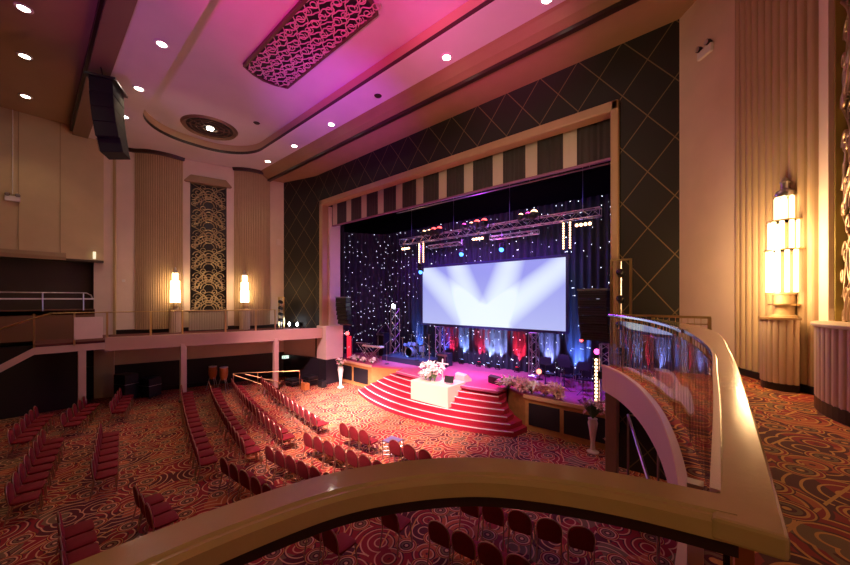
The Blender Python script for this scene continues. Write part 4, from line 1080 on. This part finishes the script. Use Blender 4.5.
# blue lit tall amplifier and stands behind
for x, y, h_, l in ((-16.4, 15.0, 1.5, 'dark flight case at the back left of the stage'), (-11.3, 15.0, .7, 'low dark amplifier right of the drum kit')):
    t = thing('amplifier', l, 'amplifier', (x, y, STZ))
    MB().box(-.35, .35, -.25, .25, 0, h_).build('cabinet', mat('blue_black_cab', (.02, .03, .07), .5), t, bevel=.02)
    MB().box(-.30, .30, -.27, -.25, .06, h_-.18).build('grille_cloth', BLACKC, t); MB().box(-.33, .33, -.27, -.25, h_-.15, h_-.04).build('control_panel', STEEL, t)
MS = [(-17.2, 13.15, 1.5), (-14.1, 13.2, 1.5), (-11.6, 14.0, 1.45), (-11.0, 14.6, 1.5), (-14.9, 14.2, 2.0), (-12.5, 14.0, 2.1), (-16.2, 14.4, 2.0)]
for i, (x, y, h_) in enumerate(MS):
    lab = ['next to the left lamp posts', 'in front of the riser', 'right of the riser', 'behind the left floor monitor', 'beside the bass drum', 'tall, at the right edge of the drum kit', 'tall, beside the flight case'][i]
    z = DZ if y > 13.85 and -15.3 < x < -11.9 else STZ
    t = thing('microphone_stand', 'silver microphone stand '+lab, 'microphone stand', (x, y, z), rnd.random()*6, None)
    MB().lathe([(.13, 0), (.13, .02), (.02, .035)], n=14).build('base', BLACK, t)
    MB().tube([(0, 0, .02), (0, 0, h_*.8)], .012, 6).build('pole', STEEL, t); MB().tube([(-.1, 0, h_*.74), (.35, 0, h_)], .009, 5).build('boom_arm', STEEL, t)
    MB().lathe([(.016, 0), (.02, .1), (.03, .12), (.03, .15), (0, .18)], (.33, 0, h_-.02), 8, Matrix.Rotation(1.2, 4, 'Y')).build('microphone', BLACK, t, smooth=40)
# floor monitors
def wedge(x, y, rz, label, m=BLACK, w_=.62):
    t = thing('floor_monitor', label, 'speaker', (x, y, STZ), rz)
    MB().prism_s([(-.22, 0), (.25, 0), (.25, .30), (.08, .36), (-.22, .10)], -w_/2, w_/2, (0, 0, 0), (0, 1, 0), (0, 0, 1), (1, 0, 0)).build('cabinet', m, t, bevel=.01)
    b = MB(); b.bx((0, -.075, .235), (w_*.9, .30, .012), Matrix.Rotation(math.radians(41), 4, 'X')); b.build('front_mesh', mat('wedge_mesh', (.04, .04, .045), .6), t)
wedge(-8.55, 12.75, 2.9, 'pale topped floor monitor to the right of the dais', mat('pale_monitor', (.70, .66, .58), .5))
wedge(-7.15, 13.3, 2.9, 'black floor monitor behind the top step, left one')
wedge(-6.15, 13.5, 3.1, 'black floor monitor behind the pink flowers, right one')
# music stands, seats at stage right
def mstand(x, y, rz, label):
    t = thing('music_stand', label, 'music stand', (x, y, STZ), rz, 'music stands right of the stage')
    b = MB()
    for k in range(3): a = 2*PI*k/3; b.tube([(0, 0, .22), (.26*cos(a), .26*sin(a), 0)], .012, 5)
    b.build('tripod', BLACK, t); MB().tube([(0, 0, .1), (0, 0, 1.05)], .014, 6).build('pole', BLACK, t)
    MB().bx((0, 0, 1.12), (.48, .02, .34), Matrix.Rotation(-.45, 4, 'X')).bx((0, -.04, .97), (.48, .07, .012)).build('desk', BLACK, t)
def schair(x, y, rz, label):
    t = thing('orchestra_chair', label, 'chair', (x, y, STZ), rz, 'black chairs right of the stage')
    MB().box(-.21, .21, -.2, .2, .43, .48).build('seat', BLACK, t, bevel=.015)
    MB().bx((0, .21, .70), (.40, .04, .34), Matrix.Rotation(-.15, 4, 'X')).build('backrest', BLACK, t, bevel=.015)
    for sx in (-.19, .19):
        MB().tube([(sx, -.18, .44), (sx*1.1, -.21, 0)], .013, 6).build('leg', STEEL, t); MB().tube([(sx, .23, .86), (sx, .17, .44), (sx*1.1, .24, 0)], .013, 6).build('leg', STEEL, t)
for i, (x, y, rz) in enumerate(((-5.3, 14.6, .3), (-4.6, 14.7, .1), (-3.9, 14.5, -.2), (-4.9, 15.4, .2), (-4.2, 15.3, -.1), (-3.3, 15.1, -.3))):
    schair(x, y, rz, 'black orchestra chair at stage right, %s from the left in the %s row' % (ORD[i % 3], 'front' if i < 3 else 'back'))
for i, (x, y, rz) in enumerate(((-5.25, 13.9, .2), (-4.5, 13.95, 0), (-3.75, 13.8, -.2), (-4.9, 15.05, .1))):
    mstand(x, y, rz, 'black music stand at stage right, %s' % ['leftmost in front of the chairs', 'middle one in front of the chairs', 'nearest the lamp batten', 'between the two rows of chairs'][i])
# red and magenta small lamps right
for x, y, z, em, l in ((-6.0, 15.1, 1.70, emis('salmon_glow', (1, .22, .14), 4), 'small salmon glowing lamp beside the right screen leg'), (-3.75, 15.85, 2.75, E_MAG, 'round magenta lamp near the right speaker'), (-4.35, 15.75, 3.2, E_RED, 'small red lamp up and left of the magenta lamp')):
    t = thing('colour_lamp', l, 'stage lamp', (x, y, STZ))
    MB().ball((0, 0, z-STZ), .12 if em is not E_RED else .07, 8).build('lens', em, t, smooth=60)
    MB().lathe([(.08, 0), (.14, .1), (.14, .2), (.05, .25)], (0, .05, z-STZ), 12, Matrix.Rotation(-PI/2, 4, 'X')).build('lamp_can', BLACK, t, smooth=40)
    MB().tube([(0, .1, 0), (0, .1, z-STZ-.02)], .015, 5).lathe([(.15, 0), (.15, .02)], (0, .1, 0), 12).build('stand', BLACK, t)

# ---- flowers
pet_mesh = {}
def lily(t, loc, s, m, rot):
    key = m.name
    if key not in pet_mesh:
        b = MB()
        for k in range(6):
            a = PI*k/3; d = Vector((cos(a), sin(a), 0)); p = Vector((-sin(a), cos(a), 0))
            pts = [(0, .0, 0), (.45, .20, .35), (1, 0, .42)]
            v0 = Vector((0, 0, 0)); v1 = d*.45+p*.20+Vector((0, 0, .40)); v2 = d*1.0+Vector((0, 0, .36)); v3 = d*.45-p*.20+Vector((0, 0, .40)); v4 = d*.5+Vector((0, 0, .28))
            b.add([v0, v1, v2, v3, v4], [(0, 1, 4), (1, 2, 4), (2, 3, 4), (3, 0, 4)])
        b.ball((0, 0, .12), .12, 4)
        o = b.build('blossom', m, t); pet_mesh[key] = o.data
    else:
        o = bpy.data.objects.new('blossom', pet_mesh[key]); COL.objects.link(o); o.parent = t
    o.location = loc; o.scale = (s, s, s); o.rotation_euler = rot
def leaves(t, pts, n, spread, h_, m=LEAF):
    b = MB()
    for i in range(n):
        c_ = Vector(pts[i % len(pts)]); a = rnd.random()*2*PI; l = h_*(.6+.6*rnd.random()); tip = c_+Vector((cos(a)*spread*rnd.random(), sin(a)*spread*rnd.random(), l))
        mid = c_.lerp(tip, .5)+Vector((0, 0, l*.12)); sd = Vector((-sin(a), cos(a), 0))*.035
        b.add([c_, mid+sd, tip, mid-sd], [(0, 1, 2, 3)])
    b.build('foliage', m, t, kind='stuff')
def bouquet(name, label, loc, pts, nb, sx, sz, mats, nl=60, bs=.11, cat='flowers'):
    t = thing(name, label, cat, loc)
    leaves(t, pts, nl, sx*.9, sz*.9)
    for i in range(nb):
        c_ = Vector(pts[i % len(pts)]); a = rnd.random()*2*PI; r = sx*rnd.random()**.6
        lily(t, tuple(c_+Vector((cos(a)*r, sin(a)*r*.7, sz*(.35+.75*rnd.random())))), bs*(.8+.5*rnd.random()), mats[i % len(mats)], (rnd.uniform(-.9, .9), rnd.uniform(-.9, .9), rnd.random()*6))
    return t
bouquet('flower_arrangement', 'large spray of white lilies on the cream dais', (-9.35, 11.35, 1.42), [(0, 0, 0), (-.25, .0, 0), (.2, .05, 0)], 40, .36, .62, [PETAL], 70, .21)
bouquet('flower_arrangement', 'row of white flowers at the front edge of the left stage wing', (-15.7, 12.6, STZ), [(-.9, 0, 0), (-.3, 0, 0), (.3, 0, 0), (.9, .1, 0)], 34, .28, .25, [PETAL], 50, .11)
bouquet('flower_arrangement', 'long bank of pink and white lilies at the front edge of the right stage wing', (-5.3, 12.62, STZ), [(-1.0, .05, 0), (-.5, 0, 0), (0, 0, 0), (.5, 0, 0), (.9, 0, 0)], 80, .34, .36, [PETAL, PETALP, PETAL, PETALP, mat('peach_petal', (.85, .55, .40), .6)], 60, .24)
def vase(x, y, label, s=1.0):
    t = thing('floor_vase', label, 'vase', (x, y, 0))
    MB().lathe([(.20*s, 0), (.20*s, .03), (.09*s, .10*s), (.07*s, .35*s), (.12*s, .75*s), (.17*s, 1.05*s), (.14*s, 1.15*s), (.16*s, 1.20*s)], n=22).build('body', CERAM, t, smooth=50)
    return t
vase(-16.05, 11.45, 'tall white urn vase at the left front corner of the stage', .98)
bouquet('vase_flowers', 'mixed pale flowers standing in the left white urn vase', (-16.05, 11.45, 1.15), [(0, 0, 0)], 26, .30, .42, [PETAL, PETALP], 50, .11)
vase(-2.95, 11.95, 'tall white urn vase in front of the right stage wing', .92)
bouquet('vase_flowers', 'dark and white flowers standing in the right white urn vase', (-2.95, 11.95, 1.08), [(0, 0, 0)], 40, .42, .55, [PETAL, mat('plum_petal', (.25, .06, .10), .6), PETALP], 90, .11)
bouquet('flower_arrangement', 'trailing white flowers low on the column side of the right vase', (-2.35, 11.6, 0.0), [(0, 0, .35)], 10, .18, .35, [PETAL, PETALP], 40, .10)
# cross stand and monitor on the dais
cs_ = thing('cross_stand', 'slender white cross shaped stand on the dais beside the lilies', 'stand', (-8.95, 11.7, 1.42))
MB().lathe([(.12, 0), (.12, .02), (.03, .04)], n=14).build('base', WHITEP, cs_)
MB().tube([(0, 0, .02), (0, 0, .98)], .03, 8).build('post', WHITEP, cs_, smooth=60)
MB().bx((0, 0, .78), (.62, .05, .05)).build('crossbar', WHITEP, cs_)
t = thing('confidence_monitor', 'small dark monitor on the dais to the right of the lilies', 'monitor', (-8.45, 11.5, 1.42), .2)
MB().bx((0, 0, .2), (.42, .04, .28), Matrix.Rotation(-.3, 4, 'X')).build('display', BLACK, t, bevel=.008)
MB().box(-.12, .12, -.08, .08, 0, .06).build('foot', mat('grey_foot', (.3, .3, .32), .5), t)
# under-gallery silhouettes: storage trolleys and music gear near the left
def cart(x, y, label, w_, h_):
    t = thing('equipment_case', label, 'case', (x, y, 0), rnd.random()*.5)
    MB().box(-w_/2, w_/2, -.3, .3, .08, h_).build('box', BLACK, t, bevel=.02)
    MB().box(-w_/2-.01, w_/2+.01, -.31, .31, h_*.62, h_*.64).build('metal_edge', STEEL, t)
    for sx in (-1, 1): MB().lathe([(.04, -.02), (.04, .02)], (sx*(w_/2-.08), -.22, .04), 10, Matrix.Rotation(PI/2, 4, 'Y')).build('castor', BLACK, t)
cart(-22.2, 3.1, 'black equipment case on castors under the far gallery left of the middle column', .8, 1.3)
cart(-21.9, 4.0, 'shorter black equipment case on castors under the far gallery', .7, 1.0)
cart(-17.8, 10.6, 'small black case on the floor between the ramp railing and the left vase', .6, .55)
cart(-18.5, 9.9, 'low black case on the floor behind the ramp railing', .7, .4)
for i, (x, y, m, l) in enumerate(((-17.15, 9.9, CONGA, 'small orange instrument case beside the ramp railing'), (-16.9, 10.8, BLACK, 'dark foldback box beside the left vase'))):
    t = thing('instrument_case', l, 'case', (x, y, 0)); MB().box(-.22, .22, -.15, .15, 0, .38).build('body', m, t, bevel=.03); MB().tube([(-.08, 0, .38), (-.05, 0, .43), (.05, 0, .43), (.08, 0, .38)], .012, 5).build('handle', BLACK, t)

# ---- audience chairs
def make_chair():
    t = thing('banquet_chair', 'x', 'chair')
    # rounded back outline
    P = []
    for k in range(25):
        a = PI*k/24; P.append((.215*cos(a), .63+.25*sin(a)**.75 if sin(a) > 0 else .63))
    P = [(x, z) for x, z in P]+[(-.19, .47), (.19, .47)]
    tilt = .12
    up = Vector((0, -sin(tilt), cos(tilt)))
    def pz(x, z, y): return (x, -.20-(z-.45)*tan_+y, z)
    tan_ = math.tan(tilt)
    b = MB(); n = len(P)
    F = [pz(x*.86, .45+(z-.45)*.98, .038) for x, z in P]; A = [pz(x, z, .016) for x, z in P]; B2 = [pz(x, z, -.014) for x, z in P]; K = [pz(x*.9, z, -.026) for x, z in P]
    b.add(F+A+B2+K, [tuple(range(n)), tuple(range(3*n, 4*n))[::-1]]+[(r*n+i, r*n+(i+1) % n, (r+1)*n+(i+1) % n, (r+1)*n+i) for r in range(3) for i in range(n)])
    b.build('backrest', CHAIRR, t, smooth=50)
    s = MB()
    def rr_(w_, d_, r, z):
        o_ = []
        for cx, cy, a0 in ((w_-r, d_-r, 0), (-w_+r, d_-r, PI/2), (-w_+r, -d_+r, PI), (w_-r, -d_+r, 1.5*PI)):
            for k in range(4): a = a0+PI/2*k/3; o_.append((cx+r*cos(a), cy+.02+r*sin(a), z))
        return o_
    L_ = [rr_(.20, .20, .06, .415), rr_(.215, .215, .07, .435), rr_(.215, .215, .07, .465), rr_(.18, .18, .07, .49)]
    n = 16; s.add(sum(L_, []), [tuple(range(n))[::-1], tuple(range(3*n, 4*n))]+[(r*n+i, r*n+(i+1) % n, (r+1)*n+(i+1) % n, (r+1)*n+i) for r in range(3) for i in range(n)])
    s.build('seat', CHAIRR, t, smooth=50)
    fr_ = [(.215, -.19, .42)]+[pz(x*1.04, .45+(z-.45)*1.035, 0) for x, z in [( .21, .5)]+P[:25]+[(-.21, .5)]]+[(-.215, -.19, .42)]
    MB().tube(fr_, .0125, 5).build('back_frame', CHAIRF, t, smooth=60)
    for sx in (-1, 1):
        MB().tube([(sx*.20, .19, .42), (sx*.215, .235, 0)], .0125, 5).build('leg', CHAIRF, t)
        MB().tube([(sx*.215, -.18, .42), (sx*.22, -.27, 0)], .0125, 5).build('leg', CHAIRF, t)
    return t
proto = make_chair(); used = [False]
def put(x, y, rz, label, grp):
    x -= .22*sin(rz); y += .22*cos(rz)
    if not used[0]:
        used[0] = True; proto.location = (x, y, 0); proto.rotation_euler = (0, 0, rz); proto['label'] = label; proto['group'] = grp; return
    o = dup(proto, (x, y, 0), rz, label); o['group'] = grp
ROWS = [  # start (aisle end), end, count, row words, sag
 ((-10.95, 6.66), (-18.2, 8.0), 14, 'front row of left block', .10),
 ((-10.75, 5.28), (-18.9, 6.80), 15, 'second row of left block', .12),
 ((-10.6, 4.10), (-19.2, 5.85), 16, 'third row of left block', .12),
 ((-10.85, 3.02), (-19.5, 4.75), 16, 'fourth row of left block', .08),
 ((-12.05, 1.05), (-15.45, 1.52), 7, 'near part of fifth row, left block', .0),
 ((-18.45, 2.12), (-20.9, 2.72), 5, 'far part of fifth row by the columns', .0),
 ((-12.0, -.30), (-16.1, .26), 8, 'near part of sixth row, left block', .0),
 ((-17.85, .78), (-20.3, 1.50), 5, 'far part of sixth row by the columns', .0),
 ((-17.0, -.40), (-19.8, .14), 6, 'seventh row at the dark far left', .0),
 ((-9.31, 6.78), (-8.34, 6.84), 3, 'centre front row left of trolley', .0),
 ((-7.05, 6.93), (-5.97, 7.02), 3, 'centre front row right of trolley', .0),
 ((-9.49, 5.57), (-6.45, 5.78), 7, 'second row of centre block', .0),
 ((-9.45, 4.37), (-6.9, 4.60), 6, 'third row of centre block', .0),
 ((-9.64, 3.28), (-7.5, 3.44), 5, 'fourth row of centre block', .0),
 ((-9.64, 1.53), (-8.61, 1.56), 3, 'centre row just beyond the handrail', .0),
 ((-9.55, .38), (-8.03, .36), 4, 'second-last centre row beyond the handrail', .0),
 ((-9.0, -.72), (-8.0, -.75), 3, 'rearmost row at the lower left corner', .0),
 ((-3.85, 4.92), (-2.35, 5.12), 4, 'nearer row seen under handrail', .0),
 ((-3.9, 6.02), (-1.80, 6.50), 5, 'farther row seen under handrail', .06),
]
for (x0, y0), (x1, y1), n, words, sag in ROWS:
    a = math.atan2(y1-y0, x1-x0)
    for i in range(n):
        f_ = i/(n-1); x = x0+(x1-x0)*f_; y = y0+(y1-y0)*f_-sag*4*f_*(1-f_)
        sl = (y1-y0)/(x1-x0)-sag*4*(1-2*f_)/(x1-x0)
        rz = math.atan(sl)+rnd.uniform(-.03, .03)
        o = ORD[i] if i < 17 else 'last'
        side = 'aisle end' if x0 > x1 else 'left end'
        put(x, y-.0, rz, 'red banquet chair, %s from the %s, %s' % (o, side, words), 'red banquet chairs in rows')
put(-4.85, 4.62, .1, 'red padded chair standing apart, left of the dark chairs under the handrail', 'red banquet chairs in rows')
put(-5.25, 3.52, .05, 'red padded chair, right one of the two seen closest under the handrail', 'red banquet chairs in rows')
put(-5.80, 3.50, .05, 'red padded chair, left one of the two seen closest under the handrail', 'red banquet chairs in rows')
# magenta-seated chair and mobility frame between the front centre chairs
wf = thing('folding_trolley', 'grey folded metal trolley between the chairs of the front centre row', 'trolley', (-7.6, 7.38, 0), .1)
b = MB()
for k in range(4): b.tube([(-.22, -.2, .15+.12*k), (.22, .2, .15+.12*k)], .012, 5).tube([(.22, -.2, .15+.12*k), (-.22, .2, .15+.12*k)], .012, 5)
b.build('lattice', STEEL, wf)
for sx in (-1, 1):
    for sy in (-1, 1): MB().tube([(sx*.24, sy*.22, 0), (sx*.24, sy*.22, .6)], .014, 6).build('leg', STEEL, wf)
MB().box(-.24, .24, -.22, .22, .58, .60).build('top_mesh', mat('lilac_tray', (.16, .13, .24), .5), wf)
